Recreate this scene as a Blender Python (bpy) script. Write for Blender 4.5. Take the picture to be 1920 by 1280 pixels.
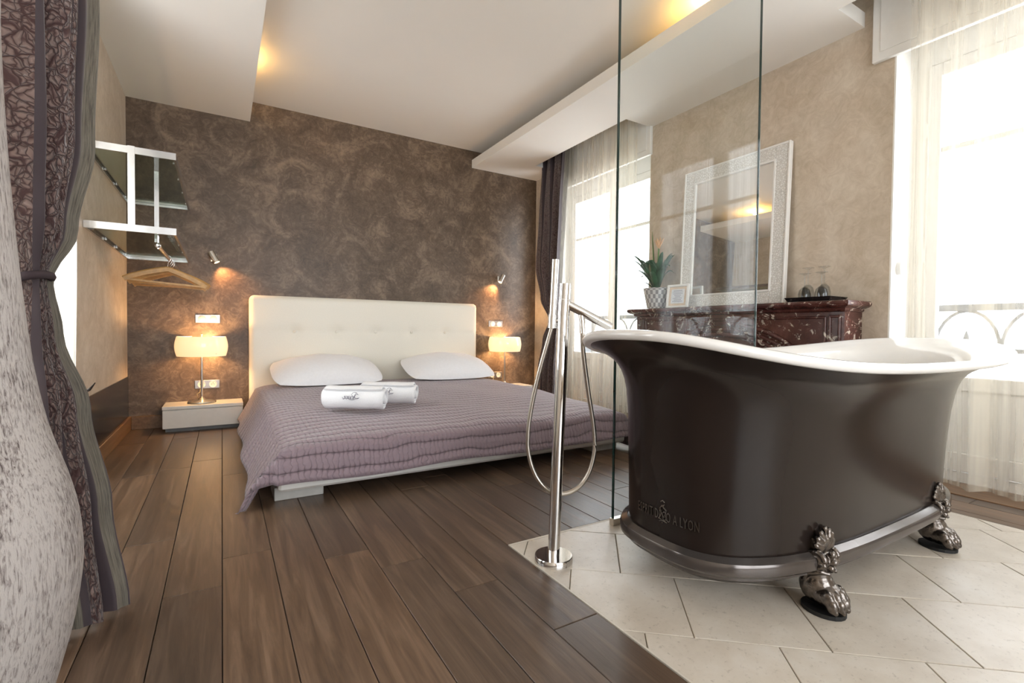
import bpy, bmesh, math, random
from mathutils import Vector, Matrix
random.seed(7)
PI = math.pi
sc = bpy.context.scene
for o in list(bpy.data.objects): bpy.data.objects.remove(o)

# ------------------------------------------------------------------ camera, world, light, exposure
F, YAW, PITCH, ROLL, CH = 905.0, 0.541, -0.022, 0.010, 0.8
cy_, sy_ = math.cos(YAW), math.sin(YAW)
fw = Vector((sy_*math.cos(PITCH), cy_*math.cos(PITCH), math.sin(PITCH)))
r0 = Vector((cy_, -sy_, 0)); u0 = r0.cross(fw)
rr = math.cos(ROLL)*r0 + math.sin(ROLL)*u0
uu = -math.sin(ROLL)*r0 + math.cos(ROLL)*u0
cam_d = bpy.data.cameras.new('camera'); cam = bpy.data.objects.new('camera', cam_d)
sc.collection.objects.link(cam); sc.camera = cam
cam_d.sensor_width = 36.0; cam_d.lens = F/1920*36; cam_d.clip_start = 0.02; cam_d.clip_end = 200
m = Matrix((( rr.x, uu.x, -fw.x, 0), (rr.y, uu.y, -fw.y, 0), (rr.z, uu.z, -fw.z, CH), (0, 0, 0, 1)))
cam.matrix_world = m

world = bpy.data.worlds.new('overcast_sky'); sc.world = world; world.use_nodes = True
wn = world.node_tree; bg = wn.nodes['Background']
bg.inputs[0].default_value = (0.90, 0.95, 1.0, 1); bg.inputs[1].default_value = 5.2
sc.view_settings.view_transform = 'Standard'; sc.view_settings.look = 'None'
sc.view_settings.gamma = 1.0; sc.view_settings.use_curve_mapping = False
sc.view_settings.exposure = 0.78

def area_portal(name, loc, rot, sx, sy):
    l = bpy.data.lights.new(name, 'AREA'); l.shape = 'RECTANGLE'; l.size = sx; l.size_y = sy
    l.cycles.is_portal = True
    o = bpy.data.objects.new(name, l); sc.collection.objects.link(o); o.location = loc; o.rotation_euler = rot
    return o
# portals sit in the three windows and the added opening behind the viewer and guide the sky light in
area_portal('sky_portal', (3.56, 3.71, 1.2), (0, PI/2, 0), 2.35, 1.5)
area_portal('sky_portal', (3.56, 0.48, 1.2), (0, PI/2, 0), 2.35, 1.5)
area_portal('sky_portal', (-1.02, 2.25, 1.25), (0, -PI/2, 0), 2.3, 1.75)
area_portal('sky_portal', (1.0, -2.74, 1.3), (PI/2, 0, 0), 2.6, 2.2)

# ------------------------------------------------------------------ materials
def newmat(name):
    m = bpy.data.materials.new(name); m.use_nodes = True
    nt = m.node_tree; b = nt.nodes['Principled BSDF']
    return m, nt, b
def nd(nt, t, **kw):
    n = nt.nodes.new(t)
    for k, v in kw.items():
        if k in n.inputs: n.inputs[k].default_value = v
        else: setattr(n, k, v)
    return n
def coords(nt, kind='Object', scale=(1, 1, 1)):
    tc = nd(nt, 'ShaderNodeTexCoord'); mp = nd(nt, 'ShaderNodeMapping')
    mp.inputs['Scale'].default_value = scale
    nt.links.new(tc.outputs[kind], mp.inputs['Vector']); return mp.outputs[0]
def ramp(nt, fac, stops):
    r = nd(nt, 'ShaderNodeValToRGB'); e = r.color_ramp.elements
    while len(e) < len(stops): e.new(0.5)
    for i, (p, c) in enumerate(stops):
        e[i].position = p; e[i].color = (*c, 1)
    nt.links.new(fac, r.inputs[0]); return r.outputs[0]
def bump(nt, b, h, strength=0.3, dist=0.01):
    n = nd(nt, 'ShaderNodeBump'); n.inputs['Strength'].default_value = strength; n.inputs['Distance'].default_value = dist
    nt.links.new(h, n.inputs['Height']); nt.links.new(n.outputs[0], b.inputs['Normal'])
def plain(name, col, rough=0.5, metal=0.0, var=0.06, scale=30, coat=0, spec=0.5, bmp=0, emit=None, es=0):
    m, nt, b = newmat(name)
    v = coords(nt)
    n = nd(nt, 'ShaderNodeTexNoise', Scale=scale, Detail=3.0)
    nt.links.new(v, n.inputs['Vector'])
    c0 = tuple(max(0, c*(1-var)) for c in col); c1 = tuple(min(1, c*(1+var)) for c in col)
    nt.links.new(ramp(nt, n.outputs[0], [(0.3, c0), (0.7, c1)]), b.inputs['Base Color'])
    b.inputs['Roughness'].default_value = rough; b.inputs['Metallic'].default_value = metal
    b.inputs['Specular IOR Level'].default_value = spec
    b.inputs['Coat Weight'].default_value = coat
    if bmp: bump(nt, b, n.outputs[0], bmp, 0.002)
    if emit:
        b.inputs['Emission Color'].default_value = (*emit, 1); b.inputs['Emission Strength'].default_value = es
    return m
def stucco(name, c0, c1, c2, rough, scale, bs=0.15):
    m, nt, b = newmat(name); v = coords(nt)
    n = nd(nt, 'ShaderNodeTexNoise', Scale=scale, Detail=8.0, Roughness=0.62, Distortion=1.6); nt.links.new(v, n.inputs['Vector'])
    n2 = nd(nt, 'ShaderNodeTexNoise', Scale=scale*4.5, Detail=6.0, Roughness=0.7, Distortion=2.5); nt.links.new(v, n2.inputs['Vector'])
    mx = nd(nt, 'ShaderNodeMix'); mx.inputs[0].default_value = 0.45
    nt.links.new(n.outputs[0], mx.inputs[2]); nt.links.new(n2.outputs[0], mx.inputs[3])
    nt.links.new(ramp(nt, mx.outputs[0], [(0.36, c0), (0.5, c1), (0.64, c2)]), b.inputs['Base Color'])
    b.inputs['Roughness'].default_value = rough
    bump(nt, b, n2.outputs[0], bs, 0.004)
    return m
M = {}
M['brown'] = stucco('brown_polished_plaster', (0.060, 0.038, 0.023), (0.122, 0.081, 0.052), (0.242, 0.170, 0.116), 0.42, 3.2)
M['beige'] = stucco('beige_polished_plaster', (0.46, 0.37, 0.27), (0.56, 0.465, 0.36), (0.66, 0.57, 0.46), 0.5, 2.2, 0.08)
M['white_ceiling'] = plain('ceiling_paint', (0.80, 0.765, 0.71), 0.6, var=0.01, scale=2)
M['slab_white'] = plain('soffit_paint', (0.84, 0.81, 0.76), 0.55, var=0.01, scale=2)
M['white_paint'] = plain('window_white_paint', (0.82, 0.80, 0.76), 0.35, var=0.015)
M['cream'] = plain('cream_leather', (0.84, 0.80, 0.70), 0.42, var=0.02, bmp=0.05, scale=120)
M['base_white'] = plain('bed_base_leather', (0.78, 0.75, 0.70), 0.45, var=0.02)
M['bed_foot'] = plain('bed_foot_lacquer', (0.52, 0.50, 0.46), 0.35)
M['lacquer'] = plain('nightstand_lacquer', (0.74, 0.69, 0.62), 0.22, var=0.02)
M['plinth'] = plain('grey_plinth', (0.16, 0.155, 0.15), 0.5)
M['dark_panel'] = plain('dark_skirting_panel', (0.020, 0.018, 0.018), 0.18, var=0.3, scale=8)
M['chrome'] = plain('polished_chrome', (0.78, 0.77, 0.76), 0.05, 1.0, var=0.01)
M['nickel'] = plain('brushed_nickel', (0.62, 0.58, 0.52), 0.28, 1.0, var=0.05)
M['steel'] = plain('brushed_steel', (0.66, 0.65, 0.64), 0.25, 1.0, var=0.05)
M['pewter'] = plain('cast_pewter', (0.17, 0.148, 0.132), 0.27, 1.0, var=0.3, scale=90, bmp=0.8)
M['band'] = plain('tub_plinth_enamel', (0.115, 0.10, 0.092), 0.16, 0.6, var=0.12, scale=14)
M['tub'] = plain('brown_black_enamel', (0.018, 0.0125, 0.0105), 0.2, 0.0, var=0.06, scale=6, coat=0.0, spec=0.35)
M['letter'] = plain('glint_toned_raised_enamel', (0.16, 0.14, 0.125), 0.2, 0.8, var=0.2, scale=40)  # lightened colour stands in for glints on the raised edges
M['enamel'] = plain('white_enamel', (0.85, 0.83, 0.80), 0.10, var=0.01, coat=0.4)
M['rubber'] = plain('black_rubber', (0.006, 0.006, 0.006), 0.6)
M['white_cotton'] = plain('white_cotton', (0.86, 0.86, 0.88), 0.85, var=0.02, scale=60, bmp=0.1)
M['terry'] = plain('terry_cloth', (0.88, 0.88, 0.89), 0.95, var=0.03, scale=300, bmp=0.5)
M['thread'] = plain('dark_embroidery_thread', (0.10, 0.09, 0.14), 0.7)
M['hanger_wood'] = plain('hanger_beech', (0.50, 0.27, 0.085), 0.4, var=0.15, scale=40)
M['black_lacquer'] = plain('black_lacquer', (0.012, 0.010, 0.010), 0.15)
M['switch_plate'] = plain('aluminium_plate', (0.45, 0.43, 0.42), 0.3, 0.9, var=0.04)
M['switch_button'] = plain('pale_switch_button', (0.70, 0.68, 0.64), 0.35)
M['socket_hole'] = plain('socket_hole_dark', (0.03, 0.03, 0.03), 0.6)
M['cord'] = plain('clear_lamp_cord', (0.62, 0.52, 0.32), 0.3)
M['white_plastic'] = plain('white_plastic', (0.80, 0.79, 0.77), 0.35)
M['paper'] = plain('printed_paper', (0.72, 0.73, 0.76), 0.7)
M['print_ink'] = plain('grey_print', (0.30, 0.31, 0.38), 0.7)
M['mat_board'] = plain('beige_mat_board', (0.66, 0.52, 0.38), 0.7)
M['leaf'] = plain('green_leaf', (0.035, 0.105, 0.055), 0.35, var=0.45, scale=14)
M['leaf_bright'] = plain('bright_green_leaf', (0.10, 0.22, 0.05), 0.35, var=0.3, scale=14)
M['flower'] = plain('peach_bract', (0.72, 0.45, 0.26), 0.5, var=0.15)
M['soil'] = plain('potting_soil', (0.03, 0.02, 0.014), 0.9)
M['iron'] = plain('painted_balcony_iron', (0.085, 0.092, 0.10), 0.5)
M['facade'] = plain('pale_facade', (0.45, 0.42, 0.38), 0.8)
M['facade_window'] = plain('facade_window_glass', (0.03, 0.035, 0.04), 0.2)
M['terrace'] = plain('terracotta_terrace', (0.16, 0.085, 0.06), 0.8)
M['grout'] = plain('dark_subfloor', (0.035, 0.028, 0.022), 0.9)
M['tile_grout'] = plain('tile_grout', (0.30, 0.26, 0.20), 0.9)
M['strip'] = plain('pale_edge_strip', (0.66, 0.60, 0.51), 0.5)
M['mirror'] = plain('mirror_silver', (0.86, 0.86, 0.84), 0.015, 1.0, var=0.005)
M['plum'] = plain('plum_cloth', (0.042, 0.026, 0.031), 0.8)
M['hook'] = plain('dark_bronze', (0.02, 0.013, 0.012), 0.35, 0.5)

def glass(name, col=(1, 1, 1), rough=0.0, tint=0.06, refl=0.035):
    # clear sheet: mostly straight-through light with a fresnel reflection
    m = bpy.data.materials.new(name); m.use_nodes = True; nt = m.node_tree; nt.nodes.clear()
    out = nd(nt, 'ShaderNodeOutputMaterial'); tr = nd(nt, 'ShaderNodeBsdfTransparent'); gl = nd(nt, 'ShaderNodeBsdfGlossy')
    gl.inputs['Roughness'].default_value = rough
    v = coords(nt); n = nd(nt, 'ShaderNodeTexNoise', Scale=2.0); nt.links.new(v, n.inputs['Vector'])
    c0 = tuple(c*(1-tint) for c in col)
    nt.links.new(ramp(nt, n.outputs[0], [(0.3, c0), (0.7, tuple(c*(1-tint*0.9) for c in col))]), tr.inputs[0])
    lw = nd(nt, 'ShaderNodeLayerWeight'); lw.inputs['Blend'].default_value = 0.5      # facing term, same from both sides
    pw = nd(nt, 'ShaderNodeMath', operation='POWER'); pw.inputs[1].default_value = 5.0; nt.links.new(lw.outputs['Facing'], pw.inputs[0])
    fr = nd(nt, 'ShaderNodeMath', operation='MULTIPLY_ADD'); fr.inputs[1].default_value = 0.9; fr.inputs[2].default_value = refl; nt.links.new(pw.outputs[0], fr.inputs[0])
    mx = nd(nt, 'ShaderNodeMixShader')
    nt.links.new(fr.outputs[0], mx.inputs[0]); nt.links.new(tr.outputs[0], mx.inputs[1]); nt.links.new(gl.outputs[0], mx.inputs[2])
    nt.links.new(mx.outputs[0], out.inputs[0]); return m
M['screen_glass'] = glass('clear_screen_glass', (0.985, 1, 0.99), tint=0.03, refl=0.010)
M['glass_edge'] = plain('green_glass_edge', (0.012, 0.035, 0.030), 0.1, coat=0.3)
M['pane'] = glass('window_pane', (1, 1, 1), tint=0.02)
M['shelf_glass'] = glass('shelf_glass', (0.82, 0.90, 0.84), tint=0.12)
M['wine_crystal'] = glass('wine_glass_clear', (0.97, 0.98, 0.98), tint=0.08)

def sheer(name, col, dens):
    m = bpy.data.materials.new(name); m.use_nodes = True; nt = m.node_tree; nt.nodes.clear()
    out = nd(nt, 'ShaderNodeOutputMaterial')
    v = coords(nt, 'Object', (6, 6, 1)); n = nd(nt, 'ShaderNodeTexNoise', Scale=1.0, Detail=1.0); nt.links.new(v, n.inputs['Vector'])
    c = ramp(nt, n.outputs[0], [(0.3, tuple(x*0.93 for x in col)), (0.7, col)])
    tr = nd(nt, 'ShaderNodeBsdfTransparent'); tl = nd(nt, 'ShaderNodeBsdfTranslucent'); df = nd(nt, 'ShaderNodeBsdfDiffuse')
    nt.links.new(c, tl.inputs[0]); nt.links.new(c, df.inputs[0])
    a = nd(nt, 'ShaderNodeMixShader'); a.inputs[0].default_value = 0.62
    nt.links.new(tl.outputs[0], a.inputs[1]); nt.links.new(df.outputs[0], a.inputs[2])
    b = nd(nt, 'ShaderNodeMixShader')
    # gathers in the weave: vertical bands where the voile lies denser
    uv = nd(nt, 'ShaderNodeUVMap'); mp = nd(nt, 'ShaderNodeMapping'); mp.inputs['Scale'].default_value = (15, 0.35, 1); nt.links.new(uv.outputs[0], mp.inputs[0])
    g = nd(nt, 'ShaderNodeTexNoise', Scale=1.0, Detail=3.0, Roughness=0.6); nt.links.new(mp.outputs[0], g.inputs['Vector'])
    mr = nd(nt, 'ShaderNodeMapRange'); mr.inputs[1].default_value = 0.36; mr.inputs[2].default_value = 0.66; mr.inputs[3].default_value = dens*0.5; mr.inputs[4].default_value = min(0.95, dens*2.0)
    nt.links.new(g.outputs[0], mr.inputs[0]); nt.links.new(mr.outputs[0], b.inputs[0])
    nt.links.new(tr.outputs[0], b.inputs[1]); nt.links.new(a.outputs[0], b.inputs[2]); nt.links.new(b.outputs[0], out.inputs[0])
    return m
M['sheer'] = sheer('champagne_voile', (0.84, 0.77, 0.64), 0.28)
M['sheer_white'] = sheer('ivory_voile', (0.88, 0.84, 0.74), 0.60)

def shade_mat():
    m, nt, b = newmat('opal_lamp_shade')
    v = coords(nt); n = nd(nt, 'ShaderNodeTexNoise', Scale=3.0); nt.links.new(v, n.inputs['Vector'])
    nt.links.new(ramp(nt, n.outputs[0], [(0, (0.85, 0.72, 0.5)), (1, (0.9, 0.8, 0.6))]), b.inputs['Base Color'])
    b.inputs['Roughness'].default_value = 0.15
    b.inputs['Emission Color'].default_value = (1.0, 0.66, 0.32, 1); b.inputs['Emission Strength'].default_value = 0.50
    return m
M['shade'] = shade_mat()
M['lens'] = plain('lit_spot_lens', (0.9, 0.8, 0.6), 0.3, emit=(1.0, 0.72, 0.36), es=3.0)
M['bulb'] = plain('lit_cove_bulb', (0.9, 0.8, 0.6), 0.3, emit=(1.0, 0.62, 0.22), es=12.0)

def wood_floor():
    m, nt, b = newmat('fumed_oak_plank')
    geo = nd(nt, 'ShaderNodeNewGeometry'); oi = nd(nt, 'ShaderNodeObjectInfo')
    mul = nd(nt, 'ShaderNodeVectorMath', operation='MULTIPLY'); mul.inputs[1].default_value = (34, 2.2, 20)
    nt.links.new(geo.outputs['Position'], mul.inputs[0])
    rnd = nd(nt, 'ShaderNodeMath', operation='MULTIPLY'); rnd.inputs[1].default_value = 90.0
    nt.links.new(oi.outputs['Random'], rnd.inputs[0])
    add = nd(nt, 'ShaderNodeVectorMath', operation='ADD'); nt.links.new(mul.outputs[0], add.inputs[0]); nt.links.new(rnd.outputs[0], add.inputs[1])
    n = nd(nt, 'ShaderNodeTexNoise', Scale=1.0, Detail=7.0, Roughness=0.65, Distortion=0.9); nt.links.new(add.outputs[0], n.inputs['Vector'])
    n2 = nd(nt, 'ShaderNodeTexNoise', Scale=0.16, Detail=3.0); nt.links.new(add.outputs[0], n2.inputs['Vector'])
    grain = ramp(nt, n.outputs[0], [(0.25, (0.062, 0.041, 0.028)), (0.5, (0.122, 0.082, 0.056)), (0.78, (0.215, 0.152, 0.108))])
    tone = ramp(nt, oi.outputs['Random'], [(0.0, (0.72, 0.70, 0.70)), (0.5, (1.0, 0.97, 0.94)), (1.0, (1.30, 1.18, 1.05))])
    tone2 = ramp(nt, n2.outputs[0], [(0.3, (0.8, 0.8, 0.82)), (0.7, (1.15, 1.12, 1.08))])
    x = nd(nt, 'ShaderNodeMix', data_type='RGBA', blend_type='MULTIPLY'); x.inputs[0].default_value = 1.0
    nt.links.new(grain, x.inputs[6]); nt.links.new(tone, x.inputs[7])
    y = nd(nt, 'ShaderNodeMix', data_type='RGBA', blend_type='MULTIPLY'); y.inputs[0].default_value = 1.0
    nt.links.new(x.outputs[2], y.inputs[6]); nt.links.new(tone2, y.inputs[7])
    nt.links.new(y.outputs[2], b.inputs['Base Color'])
    rg = nd(nt, 'ShaderNodeMapRange'); rg.inputs[3].default_value = 0.26; rg.inputs[4].default_value = 0.46
    nt.links.new(n.outputs[0], rg.inputs[0]); nt.links.new(rg.outputs[0], b.inputs['Roughness'])
    bump(nt, b, n.outputs[0], 0.22, 0.003)
    return m
M['plank'] = wood_floor()
def wood_base():
    m, nt, b = newmat('oak_baseboard')
    v = coords(nt, 'Object', (40, 3, 40)); n = nd(nt, 'ShaderNodeTexNoise', Scale=1.0, Detail=5.0, Roughness=0.6); nt.links.new(v, n.inputs['Vector'])
    nt.links.new(ramp(nt, n.outputs[0], [(0.3, (0.12, 0.060, 0.026)), (0.7, (0.23, 0.125, 0.058))]), b.inputs['Base Color'])
    b.inputs['Roughness'].default_value = 0.4; return m
M['oak'] = wood_base()
def limestone():
    m, nt, b = newmat('cream_limestone')
    geo = nd(nt, 'ShaderNodeNewGeometry'); oi = nd(nt, 'ShaderNodeObjectInfo')
    rnd = nd(nt, 'ShaderNodeMath', operation='MULTIPLY'); rnd.inputs[1].default_value = 40.0; nt.links.new(oi.outputs['Random'], rnd.inputs[0])
    add = nd(nt, 'ShaderNodeVectorMath', operation='ADD'); nt.links.new(geo.outputs['Position'], add.inputs[0]); nt.links.new(rnd.outputs[0], add.inputs[1])
    n = nd(nt, 'ShaderNodeTexNoise', Scale=5.0, Detail=7.0, Roughness=0.65); nt.links.new(add.outputs[0], n.inputs['Vector'])
    vo = nd(nt, 'ShaderNodeTexNoise', Scale=70.0, Detail=4.0, Roughness=0.7); nt.links.new(add.outputs[0], vo.inputs['Vector'])
    c = ramp(nt, n.outputs[0], [(0.3, (0.56, 0.49, 0.405)), (0.55, (0.66, 0.595, 0.51)), (0.75, (0.72, 0.67, 0.60))])
    d = ramp(nt, vo.outputs[0], [(0.28, (0.72, 0.70, 0.68)), (0.42, (1, 1, 1))])
    x = nd(nt, 'ShaderNodeMix', data_type='RGBA', blend_type='MULTIPLY'); x.inputs[0].default_value = 1.0
    nt.links.new(c, x.inputs[6]); nt.links.new(d, x.inputs[7])
    tone = ramp(nt, oi.outputs['Random'], [(0.0, (0.93, 0.92, 0.90)), (1.0, (1.04, 1.03, 1.02))])
    y = nd(nt, 'ShaderNodeMix', data_type='RGBA', blend_type='MULTIPLY'); y.inputs[0].default_value = 1.0
    nt.links.new(x.outputs[2], y.inputs[6]); nt.links.new(tone, y.inputs[7])
    nt.links.new(y.outputs[2], b.inputs['Base Color'])
    b.inputs['Roughness'].default_value = 0.36
    bump(nt, b, vo.outputs[0], 0.10, 0.002); return m
M['tile'] = limestone()
def marble():
    m, nt, b = newmat('rouge_marble'); v = coords(nt)
    n = nd(nt, 'ShaderNodeTexNoise', Scale=5.0, Detail=8.0, Roughness=0.7, Distortion=1.5); nt.links.new(v, n.inputs['Vector'])
    base = ramp(nt, n.outputs[0], [(0.3, (0.028, 0.010, 0.009)), (0.5, (0.075, 0.024, 0.019)), (0.7, (0.125, 0.05, 0.04))])
    v2 = nd(nt, 'ShaderNodeTexNoise', Scale=9.0, Detail=9.0, Roughness=0.75, Distortion=2.2); nt.links.new(v, v2.inputs['Vector'])
    msk = ramp(nt, v2.outputs[0], [(0.57, (0, 0, 0)), (0.61, (1, 1, 1))])
    x = nd(nt, 'ShaderNodeMix', data_type='RGBA'); nt.links.new(msk, x.inputs[0])
    nt.links.new(base, x.inputs[6]); x.inputs[7].default_value = (0.52, 0.44, 0.36, 1)
    nt.links.new(x.outputs[2], b.inputs['Base Color']); b.inputs['Roughness'].default_value = 0.16
    return m
M['marble'] = marble()
def quilt_mat():
    m, nt, b = newmat('mauve_quilted_cotton')
    uv = nd(nt, 'ShaderNodeUVMap'); mp = nd(nt, 'ShaderNodeMapping'); nt.links.new(uv.outputs[0], mp.inputs[0])
    # uv in metres: u across the bed, v along it.  wavy stitched rows across, fine ribs between them
    nz = nd(nt, 'ShaderNodeTexNoise', Scale=3.2, Detail=2.0); nt.links.new(mp.outputs[0], nz.inputs['Vector'])
    sep = nd(nt, 'ShaderNodeSeparateXYZ'); nt.links.new(mp.outputs[0], sep.inputs[0])
    def math_(op, a, b_=None):
        n = nd(nt, 'ShaderNodeMath', operation=op)
        for i, q in enumerate((a, b_)):
            if q is None: continue
            if isinstance(q, (int, float)): n.inputs[i].default_value = q
            else: nt.links.new(q, n.inputs[i])
        return n.outputs[0]
    wob = math_('MULTIPLY', nz.outputs[0], 0.10)
    vrow = math_('ADD', sep.outputs[1], wob)
    rows = math_('PINGPONG', math_('MULTIPLY', vrow, 14.0), 0.5)
    rowh = math_('POWER', math_('MULTIPLY', rows, 2.0), 0.35)
    nz2 = nd(nt, 'ShaderNodeTexNoise', Scale=24.0, Detail=2.0); nt.links.new(mp.outputs[0], nz2.inputs['Vector'])
    ur = math_('ADD', math_('MULTIPLY', sep.outputs[0], 42.0), math_('MULTIPLY', nz2.outputs[0], 1.6))
    ribs = math_('POWER', math_('MULTIPLY', math_('PINGPONG', ur, 0.5), 2.0), 0.4)
    h = math_('ADD', rowh, math_('MULTIPLY', ribs, 0.45))
    nt.links.new(ramp(nt, h, [(0.40, (0.080, 0.050, 0.060)), (0.85, (0.215, 0.150, 0.176)), (1.0, (0.258, 0.188, 0.214))]), b.inputs['Base Color'])
    b.inputs['Roughness'].default_value = 0.62; b.inputs['Sheen Weight'].default_value = 0.35
    bump(nt, b, h, 1.0, 0.008); return m
M['quilt'] = quilt_mat()
def curtain_mat(name, scale_u, scale_v, dark=1.0):
    # striped drapery: quilted brocade / plain plum / olive streaked bands along u (uv.x in metres)
    m, nt, b = newmat(name)
    uv = nd(nt, 'ShaderNodeUVMap'); sep = nd(nt, 'ShaderNodeSeparateXYZ'); nt.links.new(uv.outputs[0], sep.inputs[0])
    mp = nd(nt, 'ShaderNodeMapping'); mp.inputs['Scale'].default_value = (scale_u, scale_v, 1); nt.links.new(uv.outputs[0], mp.inputs[0])
    vo = nd(nt, 'ShaderNodeTexVoronoi', feature='DISTANCE_TO_EDGE', Scale=1.0)
    nz = nd(nt, 'ShaderNodeTexNoise', Scale=0.9, Detail=2.0); nt.links.new(mp.outputs[0], nz.inputs['Vector'])
    ad = nd(nt, 'ShaderNodeVectorMath', operation='MULTIPLY_ADD'); ad.inputs[1].default_value = (1.3, 1.3, 0); 
    nt.links.new(nz.outputs['Color'], ad.inputs[0]); nt.links.new(mp.outputs[0], ad.inputs[2]); nt.links.new(ad.outputs[0], vo.inputs['Vector'])
    vo2 = nd(nt, 'ShaderNodeTexVoronoi', feature='DISTANCE_TO_EDGE', Scale=2.3); nt.links.new(ad.outputs[0], vo2.inputs['Vector'])
    pet = nd(nt, 'ShaderNodeMath', operation='MULTIPLY_ADD'); pet.inputs[1].default_value = 0.55; nt.links.new(vo2.outputs['Distance'], pet.inputs[0])
    mnn = nd(nt, 'ShaderNodeMath', operation='MINIMUM'); nt.links.new(vo.outputs['Distance'], mnn.inputs[0]); nt.links.new(pet.outputs[0], mnn.inputs[1]); pet.inputs[2].default_value = 0.03
    broc = ramp(nt, mnn.outputs[0], [(0.035, (0.055*dark, 0.018*dark, 0.016*dark)), (0.085, (0.21*dark, 0.135*dark, 0.115*dark)), (0.35, (0.33*dark, 0.235*dark, 0.205*dark))])
    st = nd(nt, 'ShaderNodeMapping'); st.inputs['Scale'].default_value = (160, 9, 1); nt.links.new(uv.outputs[0], st.inputs[0])
    ns = nd(nt, 'ShaderNodeTexNoise', Scale=1.0, Detail=4.0, Roughness=0.7); nt.links.new(st.outputs[0], ns.inputs['Vector'])
    olive = ramp(nt, ns.outputs[0], [(0.35, (0.055*dark, 0.045*dark, 0.032*dark)), (0.65, (0.20*dark, 0.175*dark, 0.135*dark))])
    # band masks from u
    fr = nd(nt, 'ShaderNodeMath', operation='FRACT')
    dv = nd(nt, 'ShaderNodeMath', operation='MULTIPLY'); dv.inputs[1].default_value = 1/0.36; nt.links.new(sep.outputs[0], dv.inputs[0]); nt.links.new(dv.outputs[0], fr.inputs[0])
    msk = nd(nt, 'ShaderNodeValToRGB'); msk.color_ramp.interpolation = 'CONSTANT'
    e = msk.color_ramp.elements; e[0].position = 0; e[0].color = (1, 0, 0, 1); e[1].position = 0.44; e[1].color = (0, 1, 0, 1)
    x = e.new(0.66); x.color = (0, 0, 1, 1); x = e.new(0.88); x.color = (0, 1, 0, 1)
    nt.links.new(fr.outputs[0], msk.inputs[0])
    s2 = nd(nt, 'ShaderNodeSeparateColor'); nt.links.new(msk.outputs[0], s2.inputs[0])
    m1 = nd(nt, 'ShaderNodeMix', data_type='RGBA'); nt.links.new(s2.outputs[0], m1.inputs[0]); m1.inputs[6].default_value = (0.042*dark, 0.026*dark, 0.031*dark, 1); nt.links.new(broc, m1.inputs[7])
    m2 = nd(nt, 'ShaderNodeMix', data_type='RGBA'); nt.links.new(s2.outputs[2], m2.inputs[0]); nt.links.new(m1.outputs[2], m2.inputs[6]); nt.links.new(olive, m2.inputs[7])
    nt.links.new(m2.outputs[2], b.inputs['Base Color'])
    b.inputs['Roughness'].default_value = 0.7; b.inputs['Sheen Weight'].default_value = 0.3
    hm = nd(nt, 'ShaderNodeMath', operation='MULTIPLY'); 
    vr = nd(nt, 'ShaderNodeMapRange'); vr.inputs[1].default_value = 0.0; vr.inputs[2].default_value = 0.25; nt.links.new(mnn.outputs[0], vr.inputs[0])
    nt.links.new(vr.outputs[0], hm.inputs[0]); nt.links.new(s2.outputs[0], hm.inputs[1])
    bump(nt, b, hm.outputs[0], 0.9, 0.012); return m
M['damask'] = curtain_mat('damask_drapery', 44, 24)
M['damask_far'] = curtain_mat('damask_drapery_fine', 60, 42)
def vase_mat():
    m, nt, b = newmat('limed_carved_wood')
    v = coords(nt, 'Object', (260, 260, 34)); n = nd(nt, 'ShaderNodeTexNoise', Scale=1.0, Detail=5.0, Roughness=0.7, Distortion=0.6); nt.links.new(v, n.inputs['Vector'])
    v2 = coords(nt, 'Object', (12, 12, 3)); n2 = nd(nt, 'ShaderNodeTexNoise', Scale=1.0, Detail=3.0); nt.links.new(v2, n2.inputs['Vector'])
    ad = nd(nt, 'ShaderNodeMath', operation='MULTIPLY_ADD'); ad.inputs[1].default_value = 0.35; nt.links.new(n2.outputs[0], ad.inputs[0]); nt.links.new(n.outputs[0], ad.inputs[2])
    nt.links.new(ramp(nt, ad.outputs[0], [(0.50, (0.10, 0.075, 0.07)), (0.60, (0.30, 0.26, 0.24)), (0.72, (0.50, 0.455, 0.425))]), b.inputs['Base Color'])
    b.inputs['Roughness'].default_value = 0.75; bump(nt, b, n.outputs[0], 0.5, 0.004); return m
M['vase'] = vase_mat()
def carved_frame():
    m, nt, b = newmat('carved_white_frame'); v = coords(nt)
    vo = nd(nt, 'ShaderNodeTexVoronoi', feature='DISTANCE_TO_EDGE', Scale=70.0); nt.links.new(v, vo.inputs['Vector'])
    nt.links.new(ramp(nt, vo.outputs['Distance'], [(0.0, (0.58, 0.55, 0.50)), (0.2, (0.80, 0.78, 0.74))]), b.inputs['Base Color'])
    b.inputs['Roughness'].default_value = 0.5; bump(nt, b, vo.outputs['Distance'], 0.7, 0.006); return m
M['carved'] = carved_frame()
def woven():
    m, nt, b = newmat('woven_silver_basket')
    uv = nd(nt, 'ShaderNodeUVMap'); ck = nd(nt, 'ShaderNodeTexChecker', Scale=1.0); nt.links.new(uv.outputs[0], ck.inputs['Vector'])
    nt.links.new(ramp(nt, ck.outputs['Fac'], [(0.0, (0.34, 0.33, 0.34)), (1.0, (0.72, 0.71, 0.71))]), b.inputs['Base Color'])
    b.inputs['Roughness'].default_value = 0.4; b.inputs['Metallic'].default_value = 0.3; bump(nt, b, ck.outputs['Fac'], 0.5, 0.003); return m
M['woven'] = woven()

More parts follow.
